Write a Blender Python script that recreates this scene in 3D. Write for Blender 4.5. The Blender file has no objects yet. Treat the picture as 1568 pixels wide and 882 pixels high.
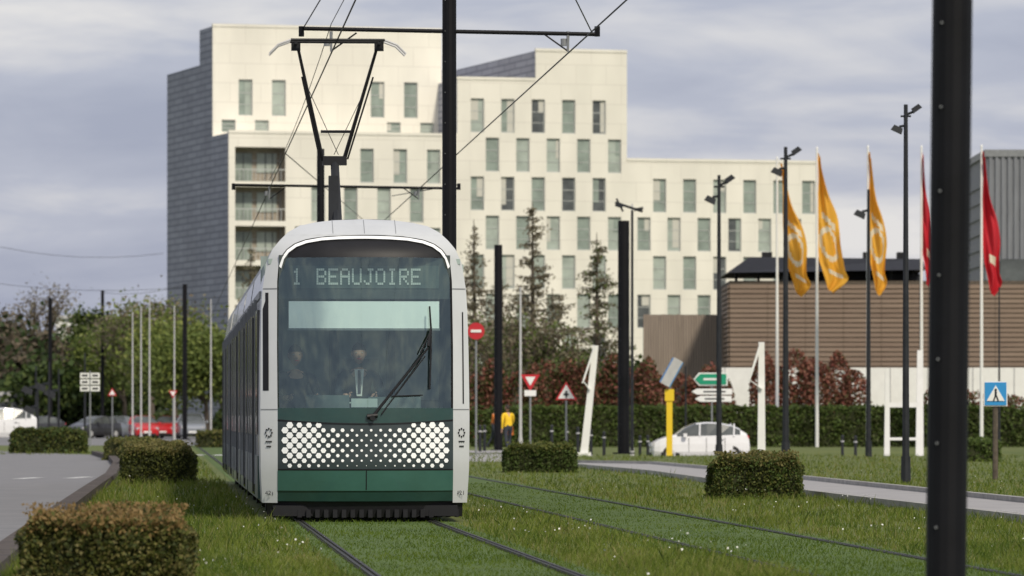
import bpy, math, random
import numpy as np
from mathutils import Vector, Matrix
random.seed(7); rng=np.random.default_rng(7)
S=bpy.context.scene
F=8100.0; H=1.15; HY=645.0; CX=784.0
def dep(py): return H*F/(py-HY)
def P(px,py,d): return Vector(((px-CX)/F*d, d, H+(HY-py)/F*d))
def X(px,d): return (px-CX)/F*d
def Z(py,d): return H+(HY-py)/F*d
def sst(a,b,t):
    t=min(1,max(0,(t-a)/(b-a))); return t*t*(3-2*t)
def gz(x,y): return -0.4*sst(1.5,5,x)*sst(176,184,y)*(1-sst(207,216,y))
# ---------------- materials
def mat(name,col,rough=0.7,metal=0.0,var=0.0,scale=5.0,bump=0.0,col2=None,emit=0.0,spec=0.5,coat=0.0,stretch=None):
    m=bpy.data.materials.new(name); m.use_nodes=True
    nt=m.node_tree; b=nt.nodes['Principled BSDF']
    b.inputs['Base Color'].default_value=(*col,1); b.inputs['Roughness'].default_value=rough
    b.inputs['Metallic'].default_value=metal; b.inputs['Specular IOR Level'].default_value=spec
    b.inputs['Coat Weight'].default_value=coat
    if emit: 
        b.inputs['Emission Color'].default_value=(*col,1); b.inputs['Emission Strength'].default_value=emit
    if var or col2 or bump:
        tc=nt.nodes.new('ShaderNodeTexCoord'); mp=nt.nodes.new('ShaderNodeMapping')
        if stretch: mp.inputs['Scale'].default_value=stretch
        nt.links.new(tc.outputs['Object'],mp.inputs['Vector'])
        n=nt.nodes.new('ShaderNodeTexNoise'); n.inputs['Scale'].default_value=scale; n.inputs['Detail'].default_value=6
        n.inputs['Roughness'].default_value=0.65
        nt.links.new(mp.outputs['Vector'],n.inputs['Vector'])
        r=nt.nodes.new('ShaderNodeValToRGB'); r.color_ramp.elements[0].position=0.3; r.color_ramp.elements[1].position=0.7
        c2=col2 or tuple(min(1,c*(1+var)) for c in col)
        c1=col if col2 else tuple(c*(1-var) for c in col)
        r.color_ramp.elements[0].color=(*c1,1); r.color_ramp.elements[1].color=(*c2,1)
        nt.links.new(n.outputs['Fac'],r.inputs['Fac']); nt.links.new(r.outputs['Color'],b.inputs['Base Color'])
        if bump:
            bp=nt.nodes.new('ShaderNodeBump'); bp.inputs['Strength'].default_value=bump; bp.inputs['Distance'].default_value=0.02
            nt.links.new(n.outputs['Fac'],bp.inputs['Height']); nt.links.new(bp.outputs['Normal'],b.inputs['Normal'])
    return m
def leafmat(name,col,tr=.3,var=.35):
    m=mat(name,col,rough=0.6,var=var,scale=1.3,spec=0.25)
    nt=m.node_tree; b=nt.nodes['Principled BSDF']; out=nt.nodes['Material Output']
    t=nt.nodes.new('ShaderNodeBsdfTranslucent'); t.inputs['Color'].default_value=(*[min(1,c*1.1) for c in col],1)
    mx=nt.nodes.new('ShaderNodeMixShader'); mx.inputs['Fac'].default_value=tr
    nt.links.new(b.outputs[0],mx.inputs[1]); nt.links.new(t.outputs[0],mx.inputs[2]); nt.links.new(mx.outputs[0],out.inputs['Surface'])
    return m
def glassmat(name,tint,gl=0.22,rough=0.03):
    m=bpy.data.materials.new(name); m.use_nodes=True; nt=m.node_tree; nt.nodes.remove(nt.nodes['Principled BSDF'])
    o=nt.nodes['Material Output']; t=nt.nodes.new('ShaderNodeBsdfTransparent'); t.inputs['Color'].default_value=(*tint,1)
    g=nt.nodes.new('ShaderNodeBsdfGlossy'); g.inputs['Roughness'].default_value=rough; g.inputs['Color'].default_value=(.78,.95,.92,1)
    lw=nt.nodes.new('ShaderNodeFresnel'); lw.inputs['IOR'].default_value=1.5
    ad=nt.nodes.new('ShaderNodeMath'); ad.operation='ADD'; ad.inputs[1].default_value=gl; nt.links.new(lw.outputs[0],ad.inputs[0])
    mx=nt.nodes.new('ShaderNodeMixShader'); nt.links.new(ad.outputs[0],mx.inputs['Fac'])
    nt.links.new(t.outputs[0],mx.inputs[1]); nt.links.new(g.outputs[0],mx.inputs[2]); nt.links.new(mx.outputs[0],o.inputs['Surface'])
    return m
def bricky(name,c1,c2,cm,bw,bh,ms,rough=0.8):
    m=mat(name,c1,rough); nt=m.node_tree; b=nt.nodes['Principled BSDF']
    tc=nt.nodes.new('ShaderNodeTexCoord'); br=nt.nodes.new('ShaderNodeTexBrick')
    sx=nt.nodes.new('ShaderNodeSeparateXYZ'); cb=nt.nodes.new('ShaderNodeCombineXYZ'); a=nt.nodes.new('ShaderNodeMath'); a.operation='ADD'
    nt.links.new(tc.outputs['Object'],sx.inputs[0]); nt.links.new(sx.outputs[0],a.inputs[0]); nt.links.new(sx.outputs[1],a.inputs[1])
    nt.links.new(a.outputs[0],cb.inputs[0]); nt.links.new(sx.outputs[2],cb.inputs[1]); nt.links.new(cb.outputs[0],br.inputs['Vector'])
    br.inputs['Color1'].default_value=(*c1,1); br.inputs['Color2'].default_value=(*c2,1); br.inputs['Mortar'].default_value=(*cm,1)
    br.inputs['Scale'].default_value=1; br.inputs['Brick Width'].default_value=bw; br.inputs['Row Height'].default_value=bh; br.inputs['Mortar Size'].default_value=ms
    nz=nt.nodes.new('ShaderNodeTexNoise'); nz.inputs['Scale'].default_value=.3; nz.inputs['Detail'].default_value=6
    mp=nt.nodes.new('ShaderNodeMapping'); mp.inputs['Scale'].default_value=(1,1,.35)
    nt.links.new(tc.outputs['Object'],mp.inputs['Vector']); nt.links.new(mp.outputs[0],nz.inputs['Vector'])
    mr=nt.nodes.new('ShaderNodeMapRange'); mr.inputs['From Min'].default_value=.3; mr.inputs['From Max'].default_value=.7; mr.inputs['To Min'].default_value=.88; mr.inputs['To Max'].default_value=1.05
    nt.links.new(nz.outputs['Fac'],mr.inputs['Value'])
    mm=nt.nodes.new('ShaderNodeVectorMath'); mm.operation='SCALE'
    nt.links.new(br.outputs['Color'],mm.inputs[0]); nt.links.new(mr.outputs[0],mm.inputs['Scale'])
    nt.links.new(mm.outputs[0],b.inputs['Base Color'])
    return m
M={}
M['black']=mat('black_paint',(.012,.012,.014),.5,var=.3,scale=3,spec=.3)
M['pblack']=mat('pole_black',(.006,.006,.008),.55,var=.3,scale=3,spec=.2)
M['dark']=mat('dark_metal',(.02,.022,.026),.5,var=.3,scale=4,spec=.3)
M['grey']=mat('grey_metal',(.22,.23,.24),.5,var=.15)
M['lgrey']=mat('light_grey_metal',(.5,.5,.5),.5,var=.12)
M['white']=mat('white_paint',(.80,.80,.77),.5,var=.06,scale=2)
M['twhite']=mat('tram_white',(.57,.59,.60),.3,var=.06,scale=1.5,coat=.35)
M['tgreen']=mat('tram_green',(.06,.165,.14),.3,var=.15,scale=1.2,coat=.5,metal=.3)
M['tdgreen']=mat('tram_dark_green',(.015,.05,.042),.3,coat=.4,var=.15)
M['tpanel']=mat('tram_panel_grey',(.035,.05,.055),.45,var=.2,scale=3,coat=.2)
M['tside']=mat('tram_side',(.05,.055,.055),.25,var=.3,scale=1,coat=.5)
M['bellow']=mat('rubber',(.02,.02,.02),.8)
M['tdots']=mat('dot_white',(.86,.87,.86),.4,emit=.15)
M['rubber']=mat('tyre_rubber',(.02,.02,.02),.85)
M['red']=mat('red_paint',(.5,.02,.03),.4)
M['yellow']=mat('yellow_paint',(.8,.55,.02),.5)
M['signgreen']=mat('sign_green',(.01,.28,.15),.4)
M['signblue']=mat('sign_blue',(.03,.27,.60),.4)
M['bark']=mat('bark',(.10,.08,.06),.9,var=.4,scale=8,bump=.4)
M['stone']=mat('kerb_stone',(.36,.35,.33),.85,var=.25,scale=3,bump=.3)
M['dkerb']=mat('kerb_dark',(.07,.055,.045),.9,var=.5,scale=3,bump=.3)
# ---------------- mesh builder
class MB:
    def __init__(s): s.v=[];s.f=[];s.m=[]
    def add(s,vs,fs,m=0):
        o=len(s.v); s.v.extend([tuple(v) for v in vs]); s.f.extend([tuple(i+o for i in f) for f in fs])
        s.m.extend([m]*len(fs) if isinstance(m,int) else list(m))
    def quad(s,a,b,c,d,m=0): s.add([a,b,c,d],[(0,1,2,3)],m)
    def box(s,c,sz,m=0,rot=None,taper=1.0):
        x,y,z=[q/2 for q in sz]; vs=[]
        for k in(-1,1):
            t=taper if k>0 else 1
            for (i,j) in((-1,-1),(1,-1),(1,1),(-1,1)): vs.append(Vector((i*x*t,j*y*t,k*z)))
        if rot is not None: vs=[rot@v for v in vs]
        c=Vector(c); vs=[v+c for v in vs]
        s.add(vs,[(0,3,2,1),(4,5,6,7),(0,1,5,4),(1,2,6,5),(2,3,7,6),(3,0,4,7)],m)
    def cyl(s,p0,p1,r0,r1=None,n=8,m=0,caps=True):
        if r1 is None: r1=r0
        p0=Vector(p0);p1=Vector(p1); d=(p1-p0)
        if d.length<1e-6: return
        d.normalize(); a=d.orthogonal().normalized(); b=d.cross(a)
        vs=[]
        for p,r in((p0,r0),(p1,r1)):
            for i in range(n):
                t=2*math.pi*i/n; vs.append(p+a*math.cos(t)*r+b*math.sin(t)*r)
        fs=[(i,(i+1)%n,n+(i+1)%n,n+i) for i in range(n)]
        if caps: fs+= [tuple(range(n-1,-1,-1)),tuple(range(n,2*n))]
        s.add(vs,fs,m)
    def leaves(s,C,size,mats,flat=0.0,asp=0.6):
        n=len(C)
        if n==0: return
        C=np.asarray(C); a=rng.normal(size=(n,3)); a/=np.linalg.norm(a,axis=1)[:,None]
        b=rng.normal(size=(n,3)); b-= (a*b).sum(1)[:,None]*a; b/=np.linalg.norm(b,axis=1)[:,None]
        sz=size*rng.uniform(.6,1.3,size=n)[:,None]; a=a*sz; b=b*sz*asp
        V=np.stack([C-a,C-b,C+a,C+b],1).reshape(-1,3); o=len(s.v)
        s.v.extend(map(tuple,V.tolist())); s.f.extend([(o+4*i,o+4*i+1,o+4*i+2,o+4*i+3) for i in range(n)])
        s.m.extend(rng.choice(mats,size=n).tolist())
    def build(s,name,mats,parent=None,smooth=False,loc=None):
        me=bpy.data.meshes.new(name); me.from_pydata(s.v,[],s.f); 
        for m in mats: me.materials.append(M[m] if isinstance(m,str) else m)
        me.polygons.foreach_set('material_index',s.m)
        if smooth: me.polygons.foreach_set('use_smooth',[True]*len(s.f))
        me.update(); ob=bpy.data.objects.new(name,me); S.collection.objects.link(ob)
        if parent: ob.parent=parent
        if loc: ob.location=loc
        return ob
def empty(name,loc=(0,0,0),rz=0):
    e=bpy.data.objects.new(name,None); S.collection.objects.link(e); e.location=loc; e.rotation_euler=(0,0,rz); return e
def RZ(a): return Matrix.Rotation(a,3,'Z')
def RY(a): return Matrix.Rotation(a,3,'Y')
def RX(a): return Matrix.Rotation(a,3,'X')
# ---------------- world / light / camera
w=bpy.data.worlds.new("World"); S.world=w; w.use_nodes=True; nt=w.node_tree
bg=nt.nodes['Background']; sky=nt.nodes.new('ShaderNodeTexSky'); sky.sky_type='NISHITA'; sky.sun_disc=False
EL=math.radians(42); SR=math.radians(156); sky.sun_elevation=EL; sky.sun_rotation=SR; sky.air_density=1.2; sky.dust_density=1.5
bg.inputs['Strength'].default_value=.1
tc=nt.nodes.new('ShaderNodeTexCoord')
def wn(scale,loc,det,rough,dist):
    mp=nt.nodes.new('ShaderNodeMapping'); mp.inputs['Scale'].default_value=scale; mp.inputs['Location'].default_value=loc
    nt.links.new(tc.outputs['Generated'],mp.inputs['Vector'])
    n=nt.nodes.new('ShaderNodeTexNoise'); n.inputs['Scale'].default_value=1.0; n.inputs['Detail'].default_value=det; n.inputs['Roughness'].default_value=rough; n.inputs['Distortion'].default_value=dist
    nt.links.new(mp.outputs[0],n.inputs['Vector']); return n
nz=wn((8,8,38),(1.1,0,.15),6,.5,.5); nz2=wn((24,24,90),(5,1,2),6,.55,.4)
am=nt.nodes.new('ShaderNodeMath'); am.operation='MULTIPLY_ADD'; am.inputs[1].default_value=.28; nt.links.new(nz2.outputs['Fac'],am.inputs[0])
am2=nt.nodes.new('ShaderNodeMath'); am2.operation='MULTIPLY'; am2.inputs[1].default_value=.72; nt.links.new(nz.outputs['Fac'],am2.inputs[0]); nt.links.new(am2.outputs[0],am.inputs[2])
rp=nt.nodes.new('ShaderNodeValToRGB'); e=rp.color_ramp.elements
e[0].position=.36; e[0].color=(.365,.395,.52,1); e[1].position=.64; e[1].color=(.80,.78,.78,1)
k=rp.color_ramp.elements.new(.49); k.color=(.475,.50,.61,1)
nt.links.new(am.outputs[0],rp.inputs['Fac'])
sc=nt.nodes.new('ShaderNodeVectorMath'); sc.operation='SCALE'; sc.inputs['Scale'].default_value=10; nt.links.new(rp.outputs[0],sc.inputs[0])
mx=nt.nodes.new('ShaderNodeMix'); mx.data_type='RGBA'; mx.inputs['Factor'].default_value=.9
nt.links.new(sky.outputs[0],mx.inputs['A']); nt.links.new(sc.outputs[0],mx.inputs['B']); nt.links.new(mx.outputs['Result'],bg.inputs['Color'])
sl=bpy.data.lights.new('sun','SUN'); sl.energy=3.0; sl.angle=math.radians(5); sl.color=(1,.91,.76)
so=bpy.data.objects.new('sun',sl); S.collection.objects.link(so)
sd=Vector((math.sin(SR)*math.cos(EL),math.cos(SR)*math.cos(EL),math.sin(EL))); so.rotation_euler=sd.to_track_quat('Z','Y').to_euler()
cam=bpy.data.cameras.new('camera'); co=bpy.data.objects.new('camera',cam); S.collection.objects.link(co); S.camera=co
co.location=(0,0,H); co.rotation_euler=(math.pi/2,0,0); cam.sensor_width=36; cam.lens=F/1568*36; cam.shift_y=204/1568
cam.clip_end=8000; cam.clip_start=.5
cam.dof.use_dof=True; cam.dof.focus_distance=60.5; cam.dof.aperture_fstop=5.0
S.view_settings.view_transform='Standard'
try: S.view_settings.look='None'
except: pass
# ---------------- ground
M['ground']=mat('grass_ground',(.07,.10,.014),.95,col2=(.135,.155,.032),scale=.5,bump=.5)
xs=[-2500,-800,-300,-120]+list(range(-60,62,3))+[120,300,800,2500]
ys=[-300,-50,0]+list(range(20,170,10))+list(range(172,222,2))+list(range(230,500,30))+[600,1000,2000,5000]
mb=MB(); nx=len(xs)
vs=[(x,y,gz(x,y)) for y in ys for x in xs]
fs=[(j*nx+i,j*nx+i+1,(j+1)*nx+i+1,(j+1)*nx+i) for j in range(len(ys)-1) for i in range(nx-1)]
mb.add(vs,fs); mb.build('ground',['ground'],smooth=True)
TH=math.radians(3.77)
def XC(y): return -1.652-(y-60)*.0659
SEP=3.25
M['lawn']=mat('track_lawn',(.045,.085,.008),.95,col2=(.085,.135,.018),scale=.8,bump=.4)
M['rail']=mat('rail_steel',(.035,.03,.025),.5,metal=.5,var=.3)
M['soil']=mat('rail_soil',(.03,.033,.014),.95,var=.4,scale=3)
mb=MB()
for k in(0,1):
    o=k*SEP
    for w0,w1,z,m in((-1.0,1.0,.004,0),):
        mb.quad((XC(-5)+o+w0,-5,z),(XC(-5)+o+w1,-5,z),(XC(420)+o+w1,420,z),(XC(420)+o+w0,420,z),m)
mb.build('track_lawn',['lawn'])
for k in(0,1):
    o=k*SEP; mb=MB()
    for sd_ in(-.75,.75):
        hw=.05 if k==0 else .03
        mb.quad((XC(-5)+o+sd_-hw,-5,.010),(XC(-5)+o+sd_+hw,-5,.010),(XC(420)+o+sd_+hw,420,.010),(XC(420)+o+sd_-hw,420,.010),1)
        for a in(-.022,.028):
            x0=XC(-5)+o+sd_+a; x1=XC(420)+o+sd_+a; ww=.012; rz_=.022 if k==0 else .016
            mb.add([(x0-ww,-5,0),(x0+ww,-5,0),(x0+ww,-5,rz_),(x0-ww,-5,rz_),(x1-ww,420,0),(x1+ww,420,0),(x1+ww,420,rz_),(x1-ww,420,rz_)],[(3,2,6,7),(0,3,7,4),(1,5,6,2),(0,1,2,3)],0)
    mb.build('tram_rails',['rail','soil'])
# left road
M['asph']=mat('asphalt',(.17,.17,.175),.9,col2=(.225,.22,.22),scale=1.0,bump=.3)
M['paint']=mat('road_paint',(.62,.62,.6),.8,var=.15,scale=6)
edge=[(172,705),(180,715),(170,735),(140,757),(105,785),(62,820),(28,848),(0,872),(-60,925)]
E=[(X(px,dep(py)),dep(py)) for px,py in edge]
poly=[(-75,215),(-22.5,215),(-14.2,180)]+E+[(-40,28),(-75,28)]
mb=MB(); mb.add([(x,y,.006) for x,y in poly],[tuple(range(len(poly)))]); mb.build('road',['asph'])
def kerb(name,pl,m,wd=.18,h=.12):
    mb=MB(); n=len(pl); L=[];
    for i,(x,y) in enumerate(pl):
        a=Vector(pl[max(0,i-1)]);b=Vector(pl[min(n-1,i+1)]); t=(b-a).normalized(); nrm=Vector((-t.y,t.x))*wd/2
        L+= [(x-nrm.x,y-nrm.y,-.02),(x-nrm.x,y-nrm.y,h),(x+nrm.x,y+nrm.y,h),(x+nrm.x,y+nrm.y,-.02)]
    fs=[]
    for i in range(n-1):
        for j in range(3): fs.append((4*i+j,4*i+j+1,4*i+5+j,4*i+4+j))
    fs+= [(0,1,2,3),(4*n-4,4*n-3,4*n-2,4*n-1)]
    mb.add(L,fs); return mb.build(name,[m])
kerb('road_kerb',[(-14.2,180)]+E,'dkerb',.22,.14)
mb=MB()
for px,py in((45,733),(122,732)):
    d=dep(py); x=X(px,d); mb.quad((x-.25,d-1.3,.011),(x+.0,d-1.3,.011),(x+.2,d+1.3,.011),(x-.05,d+1.3,.011))
for i in range(6):
    x=-13.5+i*.7; d=176; mb.quad((x,d,.011),(x+.35,d,.011),(x+.3,d+4,.011),(x-.05,d+4,.011))
mb.build('road_marking',['paint'])
mb=MB(); mb.quad((-90,250,.006),(-14,250,.006),(-17,430,.006),(-90,430,.006)); mb.build('far_road',['asph'])
# right path
up=[(885,709),(1000,711),(1100,720),(1300,742),(1568,770),(1900,800)]
lo=[(885,716),(1000,727),(1100,742),(1300,768),(1568,801),(1900,842)]
U=[(X(a,dep(b)),dep(b)) for a,b in up]; Lw=[(X(a,dep(b)),dep(b)) for a,b in lo]
M['path']=mat('pavement_grey',(.29,.28,.28),.9,col2=(.38,.37,.36),scale=1.2,bump=.2)
mb=MB(); 
for i in range(len(U)-1): mb.quad((*U[i],.006),(*U[i+1],.006),(*Lw[i+1],.006),(*Lw[i],.006))
mb.build('path',['path']); kerb('path_kerb',Lw,'stone',.14,.1); kerb('path_kerb',U,'stone',.12,.08)
mb=MB()
for i in range(1,4):
    a=Vector(Lw[i]);b=Vector(Lw[i+1]); c=Vector(U[i]);e2=Vector(U[i+1])
    for t in(0.1,.5,.9) :
        p=(a.lerp(b,t)*.6+c.lerp(e2,t)*.4); q=(a.lerp(b,t+.09)*.6+c.lerp(e2,t+.09)*.4)
        mb.quad((p.x,p.y,.011),(q.x,q.y,.011),(q.x,q.y+.5,.011),(p.x,p.y+.5,.011))
mb.build('path_marking',['paint'])
mb=MB(); xs2=[-6+i*1.0 for i in range(70)]; ys2=[188,194,199,205]
vs=[(x,y,gz(x,y)+.02) for y in ys2 for x in xs2]; nx=len(xs2)
mb.add(vs,[(j*nx+i,j*nx+i+1,(j+1)*nx+i+1,(j+1)*nx+i) for j in range(3) for i in range(nx-1)]); mb.build('side_road',['path'],smooth=True)
mb=MB(); mb.quad((X(715,170),150,.006),(X(790,160),150,.006),(X(820,225),186,.006),(X(690,225),186,.006)); mb.build('pavement',['path'])
# ---------------- grass
for n_,c in(('g1',(.125,.17,.022)),('g2',(.17,.21,.035)),('g3',(.075,.12,.014)),('g4',(.25,.235,.085)),('g5',(.08,.135,.011)),('g6',(.115,.17,.02))): M[n_]=leafmat('grass_'+n_,c,.4)
M['daisy']=mat('daisy_white',(.75,.75,.7),.7)
Ey=np.array([e_[1] for e_ in E][::-1]); Ex=np.array([e_[0] for e_ in E][::-1])
o1=np.argsort(Ey); Ey=Ey[o1]; Ex=Ex[o1]
Ux=np.array([u[0] for u in U]);Uy=np.array([u[1] for u in U]);Lx=np.array([u[0] for u in Lw]);Ly=np.array([u[1] for u in Lw])
def grass_pts(n,p0,p1):
    py=rng.uniform(p0,p1,n); d=H*F/(py-HY); x=rng.uniform(-.135,.135,n)*d; return x,d
def mkgrass(name,n,p0,p1,sel,h0,h1,wd,mats,probs):
    x,y=grass_pts(n,p0,p1)
    road=(x<np.interp(y,Ey,Ex)+.12)&(y<180)
    up_=np.interp(x,Ux,Uy) ; lo_=np.interp(x,Lx,Ly); onp=(x>Ux[0]-.2)&(y<up_+.2)&(y>lo_-.2)
    s=x-(-1.652-(y-60)*.0659)
    k=sel(s,x,y)&~road&~onp; x=x[k];y=y[k];n=len(x)
    nz_=.5+.5*np.sin(x*1.7+np.sin(y*.6)*2)*np.cos(y*.45+x*.8)
    pt=.5+.5*np.sin(x*2.9+np.sin(y*.37+x)*2.2+1)*np.cos(y*.31-x*1.3)
    h=rng.uniform(h0,h1,n)*(.5+.8*nz_); h=np.where(rng.uniform(size=n)<.04,h*1.8,h); h=h*np.where((x<-2.5),1.5,1.0)
    a=rng.uniform(0,6.283,n); ww=wd*(y/45)**.8
    z=np.array([gz(a_,b_) for a_,b_ in zip(x,y)])
    lx=rng.normal(0,.45,n)*h; ly=rng.normal(0,.45,n)*h
    dx=np.cos(a)*ww; dy=np.sin(a)*ww*.4
    V=np.stack([np.stack([x-dx,y-dy,z],1),np.stack([x+dx,y+dy,z],1),np.stack([x+lx*.45+dx*.6,y+ly*.4,z+h*.6],1),np.stack([x+lx,y+ly,z+h],1),np.stack([x+lx*.45-dx*.6,y+ly*.4,z+h*.6],1)],1).reshape(-1,3)
    mb=MB(); mb.v=V.tolist(); mb.f=[(5*i,5*i+1,5*i+2,5*i+3,5*i+4) for i in range(n)]
    mi=rng.choice(len(mats),size=n,p=probs); r=rng.uniform(size=n)
    mi=np.where((pt>.68)&(r<.45),1,mi); mi=np.where((pt<.3)&(r<.55),2,mi); mi=np.where((pt>.85)&(r>.75),len(mats)-1,mi)
    mb.m=mi.tolist()
    return mb.build(name,mats)
def tk(s): return (np.abs(s)<.95)|(np.abs(s-SEP)<.9)
mkgrass('grass',185000,694,905,lambda s,x,y:~tk(s)&~((np.abs(s)<1.2)&(y>59)),.04,.105,.0045,['g1','g2','g3','g4'],[.4,.3,.2,.1])
mkgrass('track_grass',120000,740,905,lambda s,x,y:tk(s)&(np.abs(np.abs(s)-.75)>.045)&(np.abs(np.abs(s-SEP)-.75)>.018),.015,.038,.005,['g5','g6','g3','g1'],[.45,.3,.15,.1])
x,y=grass_pts(2600,735,900); s=x-(-1.652-(y-60)*.0659); nzp=np.sin(x*2.1+1)*np.cos(y*.5)
k=~tk(s)&(x>np.interp(y,Ey,Ex)+.3)&(nzp>.1)&~((x>Ux[0])&(y>np.interp(x,Lx,Ly)-.3)&(y<np.interp(x,Ux,Uy)+.3))&(rng.uniform(size=len(x))<.6)
mb=MB(); C=np.stack([x[k],y[k],rng.uniform(.08,.2,k.sum())],1); mb.leaves(C,.010,[0],asp=.9); mb.build('wildflowers',['daisy'])
# ---------------- foliage mats
for n_,c in(('h1',(.115,.125,.03)),('h2',(.18,.16,.055)),('h3',(.06,.075,.02)),('h4',(.27,.18,.07)),
  ('d1',(.04,.065,.02)),('d2',(.065,.10,.028)),('d3',(.10,.135,.036)),('y1',(.19,.23,.055)),('y2',(.26,.28,.08)),('y3',(.12,.16,.04)),
  ('r1',(.22,.075,.055)),('r2',(.28,.13,.09)),('r3',(.10,.08,.035)),('b1',(.16,.13,.09)),('b2',(.10,.085,.06)),('c1',(.17,.155,.10)),('c2',(.25,.225,.15)),('hg1',(.075,.115,.027)),('hg2',(.115,.16,.04))): M[n_]=leafmat('leaf_'+n_,c)
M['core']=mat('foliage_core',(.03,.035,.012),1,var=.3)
def hedge(name,x,y,lx,ly,h,n,size,mats,rz=0,z0=0,bumpy=.05,topmat=None):
    mb=MB()
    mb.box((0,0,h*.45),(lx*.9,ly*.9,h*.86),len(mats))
    A=np.array([lx*h,lx*h*.3,ly*h,ly*h,lx*ly]); A=A/A.sum(); f=rng.choice(5,size=n,p=A)
    a=rng.uniform(-.5,.5,n); b=rng.uniform(-.5,.5,n); t=np.abs(rng.normal(0,bumpy,n))*-1+bumpy*.9*rng.uniform(0,1,n)**3
    wob=bumpy*1.5*np.sin(a*lx*4+b*3)+bumpy*.8*np.sin(a*lx*11+1)+bumpy*.5*np.sin(b*7+a*5)
    Px=np.where((f<2)|(f==4),a*lx,np.where(f==2,-lx/2-t-wob*.5,lx/2+t+wob*.5))
    Py=np.where(f==0,-ly/2-t-wob*.3,np.where(f==1,ly/2+t,np.where(f==4,b*ly,a*ly)))
    Pz=np.where(f==4,h+t+wob*.6,(b+.5)*h)
    ex=np.abs(Px)/(lx/2); ez=Pz/h; cr=np.clip(ex-.82,0,1)*np.clip(ez-.72,0,1)*2.2
    Pz=Pz-cr*h; Px=Px*(1-.05*np.clip(ez-.7,0,1)*3)
    C=np.stack([Px,Py,np.maximum(Pz,.01)],1)
    mid=list(range(len(mats)))
    if topmat is not None:
        top=Pz>h*rng.uniform(.72,.95,n); mb.leaves(C[~top],size,[m for m in mid if m!=topmat] or mid); mb.leaves(C[top],size,mid+[topmat]*3)
    else: mb.leaves(C,size,mid)
    m_=n//60; sx=rng.uniform(-.5,.5,m_)*lx; sy=rng.uniform(-.5,.5,m_)*ly; sh=rng.uniform(0,.09,m_)
    mb.leaves(np.stack([sx,sy,h+sh],1),size,[topmat if topmat is not None else 0])
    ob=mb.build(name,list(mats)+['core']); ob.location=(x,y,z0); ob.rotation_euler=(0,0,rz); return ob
hedge('hedge',X(153,35.8),36.4,1.10,1.5,.50,34000,.017,['h1','h2','h3','h4'],rz=.05,topmat=3,bumpy=.045)
hedge('hedge',X(237,97),98,1.28,2.2,.66,11000,.030,['h1','h3','h2'],rz=.06,topmat=2)
hedge('hedge',X(225,125),128,1.6,5,.6,6000,.045,['h1','h3','h2'],rz=.06,topmat=2)
hedge('hedge',X(190,155),158,1.5,6,.6,4000,.055,['h1','h3','h2'],rz=.06)
hedge('hedge',X(75,190),190,2.6,2,.85,5000,.06,['d2','h1','h3'])
hedge('hedge',X(320,230),232,1.2,3,.7,2000,.06,['h1','h2','h3'])
hedge('hedge',X(827,118),119,1.55,1.5,.6,8000,.035,['hg1','h1','h3'],topmat=1)
hedge('hedge',X(1162,78),79,1.30,1.3,.62,14000,.025,['hg1','h1','h3','h2'],topmat=3)
hedge('hedge',X(1505,150),151,1.1,1.2,.6,2500,.05,['hg2','hg1'])
hedge('long_hedge',X(1160,235),236,27,1.6,1.75,28000,.09,['hg1','hg2','h3'],bumpy=.08,rz=-.01)
def shrub(name,x,y,lx,ly,h,n,size,mats,seed=0):
    r=np.random.default_rng(seed); mb=MB(); k=max(3,int(lx*1.6)); pts=[]
    for i in range(k):
        cx=(i+.5)/k*lx-lx/2+r.normal(0,.15); cy=r.uniform(-.3,.3)*ly; hh=h*r.uniform(.75,1.05); rr=lx/k*r.uniform(.9,1.4)
        m=n//k; v=r.normal(size=(m,3)); v/=np.linalg.norm(v,axis=1)[:,None]; v*=(r.uniform(.5,1,m)**.4)[:,None]
        pts.append(np.stack([cx+v[:,0]*rr,cy+v[:,1]*rr*.8,hh*.52+v[:,2]*hh*.5],1))
        mb.cyl((cx,cy,0),(cx,cy,hh*.6),.06,.02,5,len(mats))
    mb.leaves(np.concatenate(pts),size,list(range(len(mats)))); ob=mb.build(name,list(mats)+['bark']); ob.location=(x,y,0); return ob
shrub('red_shrub',X(855,245),247,8.5,2.4,4.2,20000,.10,['r1','r2','r3','h3'],1)
shrub('red_shrub',X(1240,245),247,4.9,2.4,4.4,14000,.10,['r1','r2','r3','r2'],2)
shrub('red_shrub',X(1045,246),249,4.8,2.2,3.8,10000,.10,['r1','r3','r2'],3)
shrub('red_shrub',X(1500,245),247,4.5,2,2.6,5000,.10,['r1','r2','r3','hg1'],4)
# ---------------- trees
def conifer(name,x,y,h,r,n,size,mats,seed,base=.12,dens_=1.0):
    q=random.Random(seed); mb=MB(); mb.cyl((0,0,0),(q.uniform(-.2,.2),0,h),h*.016+.05,.02,7,len(mats)); C=[]
    lev=int(h*1.9)
    for i in range(lev):
        t=base+(1-base)*i/lev; z=t*h; L=r*(1-t)**.75*q.uniform(.45,1.15)+.2
        for j in range(q.randint(3,6)):
            a=q.uniform(0,6.283); LL=L*q.uniform(.5,1.1); end=Vector((math.cos(a)*LL,math.sin(a)*LL,z+LL*q.uniform(-.12,.3)))
            mb.cyl((0,0,z),end,.045*(1-t)+.015,.008,4,len(mats),caps=False)
            m=int(n*LL/(lev*4*r*.5)*q.uniform(.3,1.5)*dens_)
            for _ in range(m):
                u=q.uniform(.2,1.05); p=Vector((0,0,z)).lerp(end,u)
                C.append((p.x+q.gauss(0,.09+.06*LL),p.y+q.gauss(0,.1+.06*LL),p.z-abs(q.gauss(0,.18))+q.gauss(0,.05)))
    mb.leaves(np.array(C),size,list(range(len(mats))),asp=.35); ob=mb.build(name,list(mats)+['bark']); ob.location=(x,y,0); return ob
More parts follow.
